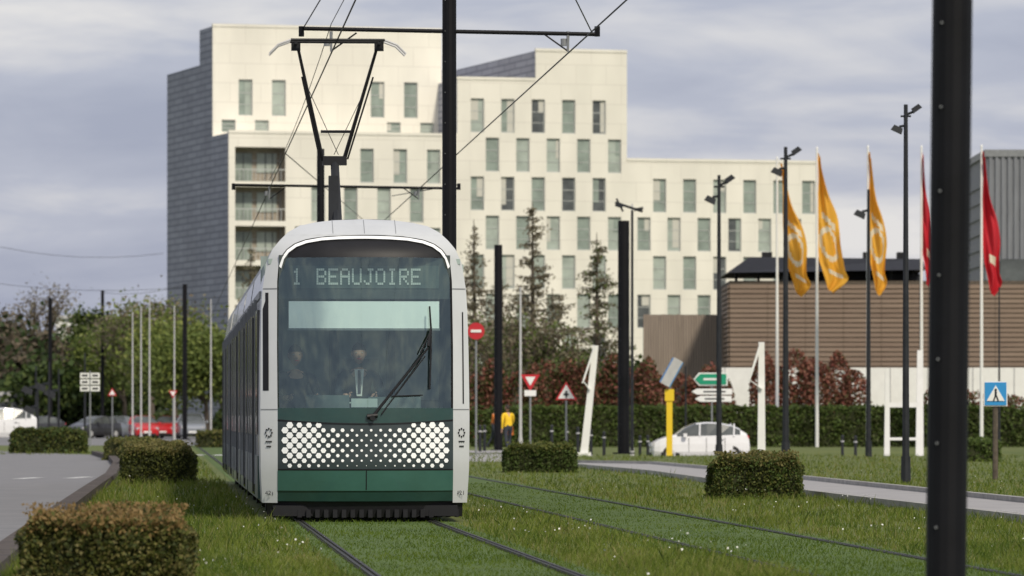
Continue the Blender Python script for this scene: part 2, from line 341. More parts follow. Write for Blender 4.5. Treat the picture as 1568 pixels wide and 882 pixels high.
def broad(mb,x,y,h,r,n,size,mats,bark,seed,trunk=.3,up=.6,flat=.8):
    q=random.Random(seed); tips=[]
    def grow(p,d,L,rad,lv):
        e_=p+d*L; mb.cyl(p,e_,rad,rad*.65,5 if lv else 7,bark,caps=False)
        if lv>=3 or L<.35: tips.append(e_); return
        if lv>=1: tips.append(e_)
        for _ in range(q.randint(2,4) if lv else 4):
            nd=(d+Vector((q.uniform(-1,1),q.uniform(-1,1),q.uniform(-.25,up)))*.85).normalized()
            grow(e_,nd,L*q.uniform(.6,.85),rad*.6,lv+1)
    grow(Vector((x,y,-.1)),Vector((q.uniform(-.05,.05),0,1)),h*trunk,h*.018+.05,0)
    C=[]; T=tips
    if n:
        per=max(1,n//len(T)); g=np.random.default_rng(seed)
        for t in T:
            s_=r*g.uniform(.14,.3); m=int(per*g.uniform(.4,1.6)); v=g.normal(size=(m,3))*s_*np.array([1,1,flat]); C.append(v+np.array(t))
        mb.leaves(np.concatenate(C),size,mats)
def tree(name,px,d,h,r,n,size,mats,seed,**k):
    mb=MB(); broad(mb,0,0,h,r,n,size,list(range(len(mats))),len(mats),seed,**k); ob=mb.build(name,list(mats)+['bark']); ob.location=(X(px,d),d,0); return ob
conifer('larch_tree',X(816,300),300,13.6,3.5,8500,.13,['c1','c2','b1'],11)
conifer('larch_tree',X(914,310),310,12.2,2.7,5500,.13,['c1','b1','d3'],12)
conifer('larch_tree',X(728,305),305,12.8,3.0,5500,.13,['c1','c2','b1'],13)
conifer('larch_tree',X(850,292),292,8.5,2.8,4000,.14,['c2','c1','b1'],14)
conifer('larch_tree',X(765,330),330,10,2.8,3500,.14,['c2','c1'],15)
conifer('larch_tree',X(385,320),320,12,1.8,2500,.14,['c2','c1'],16)
tree('young_tree',1052,270,6.5,1.6,900,.10,['b1','c2'],22)
tree('young_tree',790,285,9.5,2.2,2600,.12,['c2','b1','y3'],23,trunk=.28)
tree('young_tree',745,300,9.5,2.2,2600,.12,['c2','c1','y3'],27,trunk=.28)
tree('young_tree',845,288,7.5,2.2,2600,.12,['c2','b1','y3'],28,trunk=.27)
tree('young_tree',880,282,5.5,1.8,2200,.11,['d2','b1','y3'],25)
tree('spring_tree',270,360,9.4,3.8,12000,.17,['y1','y2','y3'],31,trunk=.27)
tree('spring_tree',318,350,8.8,3.8,12000,.17,['y1','y3','y3'],32,trunk=.27)
tree('spring_tree',232,380,12,3.4,6500,.15,['y3','b1','y1','c2'],33,trunk=.29,up=1.0)
tree('spring_tree',190,390,9.5,3.4,8000,.17,['y3','d3','y1'],37,trunk=.28,up=.8)
tree('tall_tree',130,480,13.0,2.6,5500,.2,['d2','d3'],34,trunk=.29,up=1.4)
tree('bare_tree',50,470,16,3.4,2200,.13,['b1','c2'],35,trunk=.29,up=.9)
conifer('conifer_tree',X(200,470),470,10.5,1.8,2500,.18,['d2','d3'],36)
def mass(name,specs,mats):
    mb=MB()
    for i,(px,d,h,r) in enumerate(specs):
        broad(mb,X(px,d),d,h,r,4200,.32,list(range(len(mats))),len(mats),100+i*7+int(px),trunk=.25,up=.5)
    mb.build(name,list(mats)+['bark'])
mass('distant_trees',[(-40,400,11.5,4.2),(5,405,11.5,4.2),(40,410,11,4),(-90,400,12,4),(22,395,8,4)],['b2','d1','b1'])
mass('distant_trees',[(80,420,9.5,4),(115,420,8,4),(150,425,8,3.6),(185,425,9,3.8),(130,410,6.4,3.6),(175,440,7,3.4),(210,430,7,3),(60,390,7,3.6),(100,395,6.5,3.6)],['d2','d3','d1'])
mass('distant_trees',[(720,340,6.5,2.6),(770,345,6.5,2.6),(830,345,6.5,2.6),(890,345,7,2.6),(950,345,6.5,2.6),(1010,345,6,2.6),(340,420,9,3),(380,400,8,3)],['b2','d2','y3'])
mb=MB(); Cx=rng.uniform(X(-150,395),X(400,395),14000); 
hh=1.9+.8*np.sin(Cx*.6)+.5*np.sin(Cx*1.7); Cc=np.stack([Cx,395+rng.normal(0,1.5,14000),rng.uniform(0,1,14000)*np.maximum(hh,.8)+.1],1); mb.leaves(Cc,.25,[0,1,2])
mb.build('distant_undergrowth',['d1','d2','h3'])
# ---------------- main white building
A_=math.radians(16); ca,sa=math.cos(A_),math.sin(A_); BX,BY=X(350,440),440.0
def W(u,v,z): return (BX+u*ca-v*sa, BY+u*sa+v*ca, z)
def U_(px,v=0):
    k=(px-CX)/F; bx=BX-v*sa; by=BY+v*ca
    return (k*by-bx)/(ca-k*sa)
def dY(u,v=0): return BY+u*sa+v*ca
def zz(py,px,v=0): return Z(py,dY(U_(px,v),v))
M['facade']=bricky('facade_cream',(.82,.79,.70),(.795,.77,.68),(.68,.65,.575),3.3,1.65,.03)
M['bside']=bricky('shaded_side_cladding',(.36,.37,.43),(.30,.31,.365),(.17,.18,.22),2.4,.55,.06)  # siding courses, with the left walls' shade painted into the grey-lavender colour
M['wg1']=mat('window_pale',(.37,.42,.37),.2,var=.25,scale=.6); M['wg2']=mat('window_mid',(.26,.31,.27),.15,var=.3,scale=.6)
M['wg3']=mat('window_dark',(.09,.10,.10),.12,var=.4,scale=.8); M['wframe']=mat('window_frame',(.46,.48,.46),.5)
M['curt']=mat('curtain',(.56,.55,.49),.9,var=.1,stretch=(6,6,.3))
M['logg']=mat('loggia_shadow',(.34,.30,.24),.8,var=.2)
bp=empty('white_apartment_building')
wall=MB(); win=MB()
def wallo(u0,u1,z0,z1,v,wins,deep=None):
    rows={}
    for (a,b,c,d_) in wins: rows.setdefault((round(c,3),round(d_,3)),[]).append((a,b))
    zc=z0
    for (c,d_) in sorted(rows):
        wall.quad(W(u0,v,zc),W(u1,v,zc),W(u1,v,c),W(u0,v,c)); uc=u0
        for a,b in sorted(rows[(c,d_)]):
            wall.quad(W(uc,v,c),W(a,v,c),W(a,v,d_),W(uc,v,d_)); uc=b
            D=1.6 if (b-a)>2.2 else .22
            for q in((a,c,b,c),(b,c,b,d_),(b,d_,a,d_),(a,d_,a,c)):
                win.quad(W(q[0],v,q[1]),W(q[2],v,q[3]),W(q[2],v+D,q[3]),W(q[0],v+D,q[1]),3 if D<1 else 4)
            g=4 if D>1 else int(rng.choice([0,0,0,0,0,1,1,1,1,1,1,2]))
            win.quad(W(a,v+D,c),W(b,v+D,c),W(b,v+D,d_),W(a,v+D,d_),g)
            if D<1 and rng.uniform()<.55:
                cw=rng.uniform(.2,.6)*(b-a); ch=rng.uniform(.3,1)*(d_-c); s0=a+.05 if rng.uniform()<.5 else b-cw-.05
                win.quad(W(s0,v+D-.02,d_-ch),W(s0+cw,v+D-.02,d_-ch),W(s0+cw,v+D-.02,d_-.03),W(s0,v+D-.02,d_-.03),5 if rng.uniform()<.6 else 1)
            fw=.07; y_=v+D-.04
            for (p,q,r_,s_) in((a,a+fw,c,d_),(b-fw,b,c,d_),(a+fw,b-fw,c,c+fw),(a+fw,b-fw,d_-fw,d_),(a+fw,b-fw,c+.62*(d_-c),c+.62*(d_-c)+.06),(a+fw,b-fw,c+.3*(d_-c),c+.3*(d_-c)+.05)):
                win.quad(W(p,y_,r_),W(q,y_,r_),W(q,y_,s_),W(p,y_,s_),3)
            if D>1:
                hh_=d_-c
                win.quad(W(a+.2,v+D-.1,c),W(a+1.8,v+D-.1,c),W(a+1.8,v+D-.1,c+hh_*.85),W(a+.2,v+D-.1,c+hh_*.85),1)
                win.quad(W(a+2.2,v+D-.1,c+.8),W(b-.4,v+D-.1,c+.8),W(b-.4,v+D-.1,c+hh_*.85),W(a+2.2,v+D-.1,c+hh_*.85),0)
                for t_ in(a+1.0,a+2.9,a+3.5): win.quad(W(t_,v+D-.14,c+.1),W(t_+.08,v+D-.14,c+.1),W(t_+.08,v+D-.14,c+hh_*.85),W(t_,v+D-.14,c+hh_*.85),2)
                win.quad(W(a,v+.05,c+.95),W(b,v+.05,c+.95),W(b,v+.05,c+1.03),W(a,v+.05,c+1.03),3)
                for i in range(12):
                    t=a+(b-a)*i/12; win.quad(W(t,v+.06,c),W(t+.04,v+.06,c),W(t+.04,v+.06,c+.95),W(t,v+.06,c+.95),3)
        wall.quad(W(uc,v,c),W(u1,v,c),W(u1,v,d_),W(uc,v,d_)); zc=d_
    wall.quad(W(u0,v,zc),W(u1,v,zc),W(u1,v,z1),W(u0,v,z1))
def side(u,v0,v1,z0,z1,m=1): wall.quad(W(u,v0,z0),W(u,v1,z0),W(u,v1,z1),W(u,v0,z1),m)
def roof(u0,u1,v0,v1,z): wall.quad(W(u0,v0,z),W(u1,v0,z),W(u1,v1,z),W(u0,v1,z),0)
zA=zz(203,350); zB=zz(40,325,6); zB2=zz(100,305,11); zC=zz(122,750); zD=zz(78,825); zE=zz(246,965)
uC=U_(700); uD=U_(820); uCe=U_(960); uEe=U_(1250); uBe=U_(676,6)
zrow=lambda k:(zz(178,820)-3.29*k)
def wz(k,hh_=2.85): c=zrow(k); return (round(c-hh_/2,3),round(c+hh_/2,3))
def mk(pxs,k,v=0,hh_=2.85,wd=1.16): 
    a,b=wz(k,hh_); return [(U_(p,v)-wd/2,U_(p,v)+wd/2,a,b) for p in pxs]
wA=[]
for k in range(1,7):
    a,b=wz(k+.33); 
    st=[562,613,664] if k%2 else [537,588,638]
    if k>1: st=[ (462 if k%2 else 487),(512 if k%2 else 0)]+st
    st=[s_ for s_ in st if s_>440]
    wA+=[(U_(p)-.58,U_(p)+.58,a,b) for p in st]+[(U_(360),U_(437),a,b)]
wallo(0,uC,0,zA,0,wA)
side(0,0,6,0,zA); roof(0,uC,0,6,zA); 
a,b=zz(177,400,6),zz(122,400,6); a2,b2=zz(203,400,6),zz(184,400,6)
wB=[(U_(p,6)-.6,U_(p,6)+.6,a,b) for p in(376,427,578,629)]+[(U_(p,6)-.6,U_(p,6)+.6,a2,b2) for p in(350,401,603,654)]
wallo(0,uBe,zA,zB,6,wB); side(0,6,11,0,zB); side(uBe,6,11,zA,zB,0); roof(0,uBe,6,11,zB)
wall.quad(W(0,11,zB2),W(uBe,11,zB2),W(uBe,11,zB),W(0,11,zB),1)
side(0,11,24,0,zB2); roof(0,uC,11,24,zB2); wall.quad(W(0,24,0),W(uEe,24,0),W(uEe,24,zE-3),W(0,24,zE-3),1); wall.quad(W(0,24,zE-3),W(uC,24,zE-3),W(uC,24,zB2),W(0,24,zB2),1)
pa=[731+46.6*i for i in range(5)]; pb=[754+46.6*i for i in range(5)]
wC=[]
for k in range(0,8): wC+=mk(pa if k%2==0 else pb[:4]+[941],k)
wallo(uC,uCe,0,zC,0,wC)
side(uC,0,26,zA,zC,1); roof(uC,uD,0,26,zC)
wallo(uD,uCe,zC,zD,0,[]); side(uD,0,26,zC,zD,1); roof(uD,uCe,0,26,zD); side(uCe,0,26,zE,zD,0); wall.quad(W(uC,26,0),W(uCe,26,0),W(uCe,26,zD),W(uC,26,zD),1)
pe=[[1010,1056,1102,1148,1194,1238],[986,1032,1078,1125,1171,1217]]
wE=[]
for k in range(2,8): wE+=mk([p for p in pe[k%2]],k)
wallo(uCe,uEe,0,zE,0,wE); roof(uCe,uEe,0,24,zE); side(uEe,0,24,0,zE,0)
for (u0,u1,v,z) in((0,uBe,6,zB),(uC,uD,0,zC),(uD,uCe,0,zD),(uCe,uEe,0,zE),(0,uC,0,zA)):
    wall.add([W(u0,v-.06,z-.02),W(u1,v-.06,z-.02),W(u1,v-.06,z+.22),W(u0,v-.06,z+.22),W(u0,v+.3,z-.02),W(u1,v+.3,z-.02),W(u1,v+.3,z+.22),W(u0,v+.3,z+.22)],[(0,1,2,3),(3,2,6,7),(4,7,6,5),(0,3,7,4),(1,5,6,2)],0)
wall.build('walls',['facade','bside'],bp); win.build('windows',['wg1','wg2','wg3','wframe','logg','curt'],bp)
def lowb(name,px0,px1,py,d,m,wins=6):
    mb=MB(); x0,x1=X(px0,d),X(px1,d); z=Z(py,d); mb.box(((x0+x1)/2,d+6,z/2),(x1-x0,12,z),0)
    mb.box(((x0+x1)/2,d+6,z+.15),(x1-x0+.6,12.6,.3),1)
    for i in range(wins):
        t=x0+(x1-x0)*(i+.5)/wins; mb.box((t,d-.0,z*.6),((x1-x0)/wins*.6,.1,1.2),2)
    mb.build(name,[m,'lgrey','wg3'])
lowb('white_warehouse',85,182,488,500,'white'); lowb('low_house',180,345,560,460,'lgrey',8); lowb('low_shop',-60,35,606,390,'lgrey',5)
# ---------------- timber clad building right
M['slat']=mat('timber_slat',(.19,.135,.10),.8,col2=(.28,.21,.155),scale=1.0,stretch=(.3,1,6),bump=.2)
M['slat2']=mat('timber_grey',(.26,.21,.17),.85,col2=(.34,.28,.23),scale=2,stretch=(4,1,.3),bump=.2)
wb=empty('timber_clad_building'); d=262
mb=MB(); x0,x1=X(1117,d),X(1640,d); z1=Z(430,d)
mb.box(((x0+x1)/2,d+6,z1/2),(x1-x0,12,z1),1)
nsl=int(z1/.24)
for i in range(nsl):
    z=.12+i*.24; nseg=9
    for j in range(nseg):
        a=x0+(x1-x0)*j/nseg; b=x0+(x1-x0)*(j+1)/nseg
        mb.box(((a+b)/2,d-.08+random.uniform(-.01,.01),z+.02),(b-a-.02,.06,.19),0)
    mb.box((x0-.05,d+4,z+.02),(.06,8,.17),0)
mb.build('slatted_wall',['slat','bark'],wb)
mb=MB(); yb=d+1.5; za=Z(392,d); zb=Z(418,d); xa=X(1113,d); xb=X(1150,d); xc=X(1416,d)
mb.add([(xa,yb-2,zb),(xb,yb,za),(xc,yb,za-.1),(xc,yb-2,zb+.15),(xa,yb+9,zb),(xb,yb+8,za),(xc,yb+8,za-.1),(xc,yb+9,zb)],[(0,3,2,1),(1,2,6,5),(0,4,7,3),(0,1,5,4),(3,7,6,2),(4,5,6,7)],0)
for i in range(9):
    xx=xa+.5+(xc-xa-1)*i/8; mb.box((xx,yb-.6,(z1+zb)/2),(.14,.14,zb-z1+.3),0)
mb.box(((xa+xc)/2+1.5,yb+4,(z1+zb)/2),(xc-xa-3,5,zb-z1+.1),1)
for i in range(5): mb.box((xb+1+i*1.7,yb+3,za+.15),(.5,.8,.35),0)
mb.build('canopy_roof',['black','dark'],wb)
mb=MB(); d2=268; x0,x1=X(985,d2),X(1116,d2); z=Z(482,d2)
mb.box(((x0+x1)/2,d2,z/2),(x1-x0,.3,z),1)
n=34
for i in range(n): mb.box((x0+(x1-x0)*(i+.5)/n,d2-.2,z/2),((x1-x0)/n*.8,.05,z+random.uniform(-.05,.05)),0)
mb.build('timber_fence',['slat2','bellow'])
mb=MB(); d3=256; mb.box(((X(1105,d3)+X(1640,d3))/2,d3,Z(563,d3)/2),(X(1640,d3)-X(1105,d3),.3,Z(563,d3)),0)
for i in range(9): mb.box((X(1110,d3)+i*2,d3-.17,Z(563,d3)/2),(.04,.05,Z(563,d3)),1)
mb.build('low_white_wall',['white','lgrey'])
M['ribbed']=mat('ribbed_metal',(.19,.20,.22),.6,var=.15,scale=3,stretch=(1,1,.2))
mb=MB(); d4=300; x0,x1=X(1512,d4),X(1760,d4); z=Z(240,d4)
mb.box(((x0+x1)/2,d4+8,z/2),(x1-x0,16,z),0)
for i in range(26): mb.box((x0+(x1-x0)*(i+.5)/26,d4-.06,z/2),((x1-x0)/26*.5,.1,z),0)
for i in range(int(z/.9)): mb.box((x0-.05,d4+8,i*.9+.4),(.1,16,.5),0)
mb.box(((x0+x1)/2,d4+8,z+.2),(x1-x0+.3,16.3,.4),1)
for i in range(3): mb.box((x0+1.5,d4-.15,3+i*3.3),(1.6,.1,1.5),2)
mb.build('grey_building',['ribbed','grey','wg3'])
# ---------------- poles & catenary
def xbar(mb,x,y,z,half,tilt=0):
    mb.cyl((x-half,y,z+tilt),(x+half,y,z-tilt),.028,.028,8,0)
    for s in(-1,1):
        xx=XC(y)+(SEP if s>0 else 0)
        mb.cyl((xx,y,z),(xx,y,z-.28),.025,.015,6,1); mb.cyl((xx-.35*s,y,z-.02),(xx,y,z-.27),.012,.012,5,0)
        mb.cyl((xx-.06,y,z-.1),(xx-.06,y,z-.2),.04,.04,8,1)
        mb.cyl((x+half*s,y,z-.07),(x+half*s,y,z+.07),.04,.04,6,0)
WZ=6.2
def catpole(px,d,half,top,wd=.2,zb=6.5,bar=True,shift=0,lean=0):
    mb=MB(); x=X(px,d); a=wd/2
    mb.cyl((x,d,0),(x+lean,d,top),a,a*.95,16,0); mb.cyl((x,d,0),(x,d,.05),a*1.9,a*1.9,12,0)
    for i in range(int(top/.42)):
        for sx in(-.28,): mb.cyl((x+sx*wd+lean*i*.42/top,d-a*.80,i*.42+.2),(x+sx*wd+lean*i*.42/top,d-a*.86-.012,i*.42+.2),.006,.006,6,1)
    if bar: xbar(mb,x+shift,d,zb,half,.04)
    mb.build('catenary_pole',['pblack','grey'])
catpole(688,72.6,2.03,9.5)
catpole(1447,26.5,2.03,9.5,wd=.205,lean=.11)
catpole(491,115,2.45,Z(228,115),wd=.17,zb=6.25,shift=X(530,115)-X(491,115))
catpole(955,186,1,Z(338,186),wd=.42,bar=False)
catpole(763,205,1,Z(375,205),wd=.33,bar=False)
catpole(283,330,1,Z(435,330),wd=.3,bar=False); catpole(77,380,1,Z(456,380),wd=.3,bar=False); catpole(157,380,1,Z(445,380),wd=.25,bar=False)
mb=MB()
def wire(a,b,r=.009,sag=0,n=1):
    a=Vector(a);b=Vector(b); pr=a
    for i in range(1,n+1):
        t=i/n; q=a.lerp(b,t); q.z-=sag*4*t*(1-t); mb.cyl(pr,q,r,r,5,0,caps=False); pr=q
for o in(0,SEP):
    wire((XC(5)+o,5,WZ),(XC(330)+o,330,WZ),.011)
wire((XC(72.6),72.6,WZ+.4),(XC(26.5),26.5,WZ+.4),.006,.2,8)
wire((XC(72.6),72.6,WZ+.4),(XC(115),115,WZ+.2),.006,.2,8)
x7=X(688,72.6)
wire((x7-2.0,72.6,6.55),(XC(60)+.3,60,7.3)); wire((x7+1.95,72.6,6.5),(X(700,50),50,7.4))
wire(P(0,378,380),P(250,388,380),.015,.5,6); wire(P(-20,432,380),P(280,440,380),.015,.4,6); wire(P(157,448,380),P(283,436,330),.015,.3,4)
wire(P(437,235,110),P(560,340,200),.012); wire(P(600,300,150),P(700,283,115),.012)
mb.build('overhead_wires',['black'])
def lamp(px,pb,pt,wpx,kind=2,name='street_lamp',m='dark',d=None):
    d=d or dep(pb); x=X(px,d); zt=Z(pt,d); k=d/F; mb=MB(); z0=gz(x,d)
    mb.cyl((x,d,z0),(x,d,zt),wpx*k*.65,wpx*k*.35,10,0); mb.cyl((x,d,z0),(x,d,z0+.5),wpx*k*.9,wpx*k*.8,10,0)
    r=RY(math.radians(-35)); r2=RY(math.radians(25))
    if kind>=1:
        mb.box((x-13*k,d,zt-38*k),(18*k,10*k,9*k),0,r2,.8); mb.cyl((x,d,zt-32*k),(x-10*k,d,zt-34*k),2*k,2*k,6,0)
    if kind>=2:
        mb.box((x+16*k,d,zt-6*k),(16*k,10*k,8*k),0,r,.8); mb.cyl((x,d,zt-16*k),(x+14*k,d,zt-10*k),2*k,2*k,6,0)
        mb.cyl((x-8*k,d,zt-18*k),(x+8*k,d,zt-18*k),1.5*k,1.5*k,6,0)
    mb.build(name,[m])
lamp(1387,740,160,9); lamp(1203,700,225,8); lamp(1101,697,268,7); lamp(1330,700,290,6,1)
lamp(968,690,312,4,0,m='lgrey'); 
mb=MB(); d=205; k=d/F; x=X(962,d); zt=Z(318,d)
mb.cyl((x-20*k,d,zt+8*k),(x+22*k,d,zt-6*k),2*k,2*k,6,0); mb.cyl((x-18*k,d,zt+14*k),(x-8*k,d,zt-6*k),1.5*k,1.5*k,6,0); mb.box((x-14*k,d,zt+3*k),(12*k,8*k,5*k),0,RY(.3)); mb.box((x+16*k,d,zt-2*k),(14*k,8*k,4*k),0,RY(-.2)); mb.cyl((x+6*k,d,zt-4*k),(x+6*k,d,0),2*k,2.5*k,6,0); mb.build('street_lamp',['dark'])
for px,pt in((203,478),(216,470),(229,455),(267,468),(323,458)): lamp(px,672+px%3,pt,2.4,0,m='lgrey',d=300+px%40)
lamp(797,690,440,4,0,m='lgrey',d=210)
for px,pt,d_ in((55,560,300),(75,555,300),(90,565,310),(130,540,320),(58,590,260),(1050,560,215),(1530,440,220)): lamp(px,680,pt,3,1 if px<100 else 0,m='dark',d=d_)
# flags
M['orange']=leafmat('flag_orange',(.88,.47,.06),.35,.06); M['flagwhite']=leafmat('flag_white',(.85,.78,.6),.35,.05); M['flagred']=leafmat('flag_red',(.62,.03,.045),.3,.06)
def flag(px,top,fx,fw,d,m,fb,bot):
    x=X(px,d); k=d/F; e_=empty('flag_on_pole',(x,d,0)); mb=MB(); zt=Z(top,d)
    mb.cyl((0,0,0),(0,0,zt),.085,.045,10,0); mb.cyl((0,0,zt),(0,0,zt+.1),.06,.03,8,0); mb.cyl((fx*k*.7,0,zt-.25),(0,0,zt-.12),.02,.02,5,0); mb.build('pole',['white'],e_)
    mb=MB(); nr,nc=60,16; V=[]; rr=random.Random(px); ph=rr.uniform(0,6)
    for i in range(nr+1):
        t=i/nr; z=zt-.15-t*(bot-top)*k
        wd=fw*k*(.12+.88*math.sin(min(1,t*1.15)*math.pi*.55)**1.2)
        wd*=1+.10*math.sin(t*11+ph)
        if t>.86: wd*=1-((t-.86)/.14)**1.6*.75
        off=fx*k*(.3+.7*t)+ (t>.8)*(t-.8)*fw*k*1.6
        for j in range(nc+1):
            s=j/nc; V.append((off+wd*s+.04*math.sin(t*9+s*3), .30*math.sin(s*8+t*6+ph)*s**.5+.08*math.sin(s*17-t*9), z-.45*s*math.sin(t*3.1)*.5-.3*s+.05*math.sin(t*23+s*5)*s))
    fs=[];mi=[]
    for i in range(nr):
        for j in range(nc):
            fs.append((i*(nc+1)+j,i*(nc+1)+j+1,(i+1)*(nc+1)+j+1,(i+1)*(nc+1)+j))
            tt=i/nr; ss=j/nc; ring=((tt-.64)/.13)**2+((ss-.45)/.42)**2
            wht=(.5<ring<1.0 and ss<.8) or (abs(tt-.40-.12*ss)<.025 and .2<ss<.8) or (abs(tt-.86)<.012 and .2<ss<.8)
            mi.append(1 if (wht and m=='orange') or (m=='flagred' and .7<tt<.78 and .3<ss<.7) else 0)
    mb.add(V,fs,mi); mb.build('cloth',[m,'flagwhite'],e_,smooth=True)
flag(1190,243,16,36,238,'orange',0,440)
flag(1251,228,2,40,235,'orange',0,434); flag(1329,226,2,28,230,'orange',0,438)
flag(1411,226,1,18,232,'flagred',0,425); flag(1503,225,3,28,228,'flagred',0,438)
# ---------------- signs
def sign(name,px,pb,build,d=None,post=.035,ptop=500,pm='grey'):
    d=d or dep(pb); x=X(px,d); e_=empty(name,(x,d,gz(x,d))); mb=MB(); mb.cyl((0,0,0),(0,0,Z(ptop,d)),post,post,8,0); mb.build('post',[pm],e_)
    mb=MB(); build(mb,d,d/F); mb.build('panel',['white','red','signblue','signgreen','dark','lgrey'],e_); return e_
def tri(mb,z,r,m,y,up=True,x=0):
    s=1 if up else -1; pts=[(x,z+s*r),(x-.866*r,z-s*r*.5),(x+.866*r,z-s*r*.5)]
    V=[(a,y,b) for a,b in pts]+[(a,y+.015,b) for a,b in pts]; mb.add(V,[(0,1,2),(5,4,3),(0,3,4,1),(1,4,5,2),(2,5,3,0)],m)
def giveway(mb,d,k): z=Z(582,d); tri(mb,z,17*k,1,-.06,False); tri(mb,z+.5*k,9*k,0,-.08,False); mb.box((0,-.06,Z(602,d)),(18*k,.02,9*k),0); 
def warn(mb,d,k):
    z=Z(602,d); tri(mb,z,19*k,1,-.06); tri(mb,z-.3*k,14.5*k,0,-.08); mb.box((0,-.09,z-1*k),(3*k,.01,10*k),4); mb.box((0,-.09,z-1*k),(8*k,.008,3*k),4)
def pedx(mb,d,k):
    z=Z(603,d); mb.box((0,-.06,z),(36*k,.02,38*k),0); mb.box((0,-.075,z),(33*k,.02,35*k),2); tri(mb,z-3*k,16*k,0,-.1)
    mb.cyl((0,-.105,z+6*k),(0,-.11,z+6*k),2*k,2*k,8,4); mb.box((0,-.107,z+0*k),(3*k,.01,8*k),4); mb.box((-2*k,-.107,z-7*k),(2*k,.01,8*k),4,RY(.35)); mb.box((2.5*k,-.107,z-7*k),(2*k,.01,8*k),4,RY(-.35))
sign('give_way_sign',812,693,giveway,ptop=575); sign('warning_sign',867,694,warn,ptop=595)
sign('pedestrian_crossing_sign',1524,735,pedx,post=.055,ptop=590,pm='bark')
def dirs(mb,d,k):
    def arrow(z,w_,h_,m,x0=0):
        V=[(x0-w_/2*k,0,z),(x0-(w_/2-8)*k,0,z+h_/2*k),(x0+w_/2*k,0,z+h_/2*k),(x0+w_/2*k,0,z-h_/2*k),(x0-(w_/2-8)*k,0,z-h_/2*k)]
        mb.add([(a,b-.07,c) for a,b,c in V]+[(a,b-.05,c) for a,b,c in V],[(0,1,2,3,4),(9,8,7,6,5)]+[(i,i+5,(i+1)%5+5,(i+1)%5) for i in range(5)],m)
    arrow(Z(565,d),52,20,0,-2*k)
    V0=len(mb.v); arrow(Z(565,d),48,16,3,-2*k)
    for i in range(V0,len(mb.v)): v=mb.v[i]; mb.v[i]=(v[0],v[1]-.03,v[2])
    mb.box((0,-.11,Z(565,d)),(26*k,.006,3*k),0)
    arrow(Z(584,d),62,9,0,0); arrow(Z(595,d),56,9,0,2*k); mb.box((4*k,-.08,Z(584,d)),(34*k,.01,2*k),4); mb.box((4*k,-.08,Z(595,d)),(30*k,.01,2*k),4)
sign('direction_sign',1090,690,dirs,ptop=555)
def dleft(mb,d,k):
    for j in range(3):
        for i in range(2): mb.box(((-8+16*i)*k,-.06,Z(575+j*10,d)),(14*k,.03,8*k),0); mb.box(((-8+16*i)*k,-.08,Z(575+j*10,d)),(9*k,.01,3*k),4)
sign('direction_sign',138,680,dleft,ptop=568,d=240)
def redround(mb,d,k):
    mb.cyl((0,-.08,Z(507,d)),(0,-.05,Z(507,d)),13*k,13*k,20,1); mb.box((0,-.1,Z(507,d)),(16*k,.02,4*k),0)
sign('no_entry_sign',729,690,redround,ptop=495,d=180)
for px in(172,265): sign('give_way_sign',px,670,lambda mb,d,k:(tri(mb,Z(602,d),8*k,1,-.06,px<200),tri(mb,Z(602,d),5*k,0,-.08,px<200)),ptop=598,d=300)
e_=empty('solar_post',(X(1025,190),190,gz(X(1025,190),190))); k=190/F; z=lambda p:Z(p,190)+.4
mb=MB(); mb.box((0,0,z(598)/2),(9*k,9*k,z(598)),0); mb.box((0,0,z(605)),(14*k,12*k,18*k),0); mb.cyl((0,0,z(600)),(2*k,0,z(575)),2*k,2*k,6,1)
mb.build('post',['yellow','grey'],e_); mb=MB(); mb.box((3*k,0,z(570)),(13*k,26*k,42*k),0,RY(.5)@RZ(.2)); mb.box((3*k,-14*k,z(570)),(15*k,.03,44*k),1,RY(.5)@RZ(.2)); mb.build('solar_panel',['signblue','lgrey'],e_)
def gate(px,pb,pt,lean,wpx,strut=True):
    d=dep(pb); k=d/F; x=X(px,d); mb=MB(); h=Z(pt,d); z0=gz(x,d)
    def beam(x0,z0_,x1,z1_,w0,w1,y=0):
        mb.add([(x0-w0,y-.06,z0_),(x0+w0,y-.06,z0_),(x1+w1,y-.06,z1_),(x1-w1,y-.06,z1_),(x0-w0,y+.06,z0_),(x0+w0,y+.06,z0_),(x1+w1,y+.06,z1_),(x1-w1,y+.06,z1_)],[(0,1,2,3),(7,6,5,4),(0,4,5,1),(1,5,6,2),(2,6,7,3),(3,7,4,0)],0)
    beam(0,0,lean*k,h,wpx*k*.55,wpx*k*.4)
    if strut:
        beam((lean-20)*k,h*.66,lean*k-1*k,h-.02,.03,.04,-.13); beam(lean*k*.5,h*.60,(lean-19)*k,h*.68,.02,.02,-.13)
    beam(0,0,0,.12,wpx*k,wpx*k,-.08)
    ob=mb.build('white_barrier_post',['white']); ob.location=(x,d,z0)
gate(894,697,528,18,11); gate(1166,703,524,0,11); gate(1358,694,547,1,8,False); gate(1408,692,520,1,11,False)
mb=MB(); d=194; mb.box(((X(1358,d)+X(1408,d))/2,d,Z(620,d)),(X(1408,d)-X(1358,d),.08,.18),0); mb.box((X(1383,d),d,Z(672,d)),(X(1408,d)-X(1358,d),.06,.1),0); mb.build('white_gate_rail',['white'])
for i,px in enumerate([868,885,905,925,980,992,735,742,1290,1310,845]):
    d=198+i%3*3; x=X(px,d); mb=MB(); z0=gz(x,d); mb.cyl((x,d,z0),(x,d,z0+.95),.06,.05,8,0); mb.cyl((x,d,z0+.95),(x,d,z0+1.02),.07,.03,8,0); mb.cyl((x,d,z0+.75),(x,d,z0+.8),.07,.07,8,1); mb.build('bollard',['dark','lgrey'])
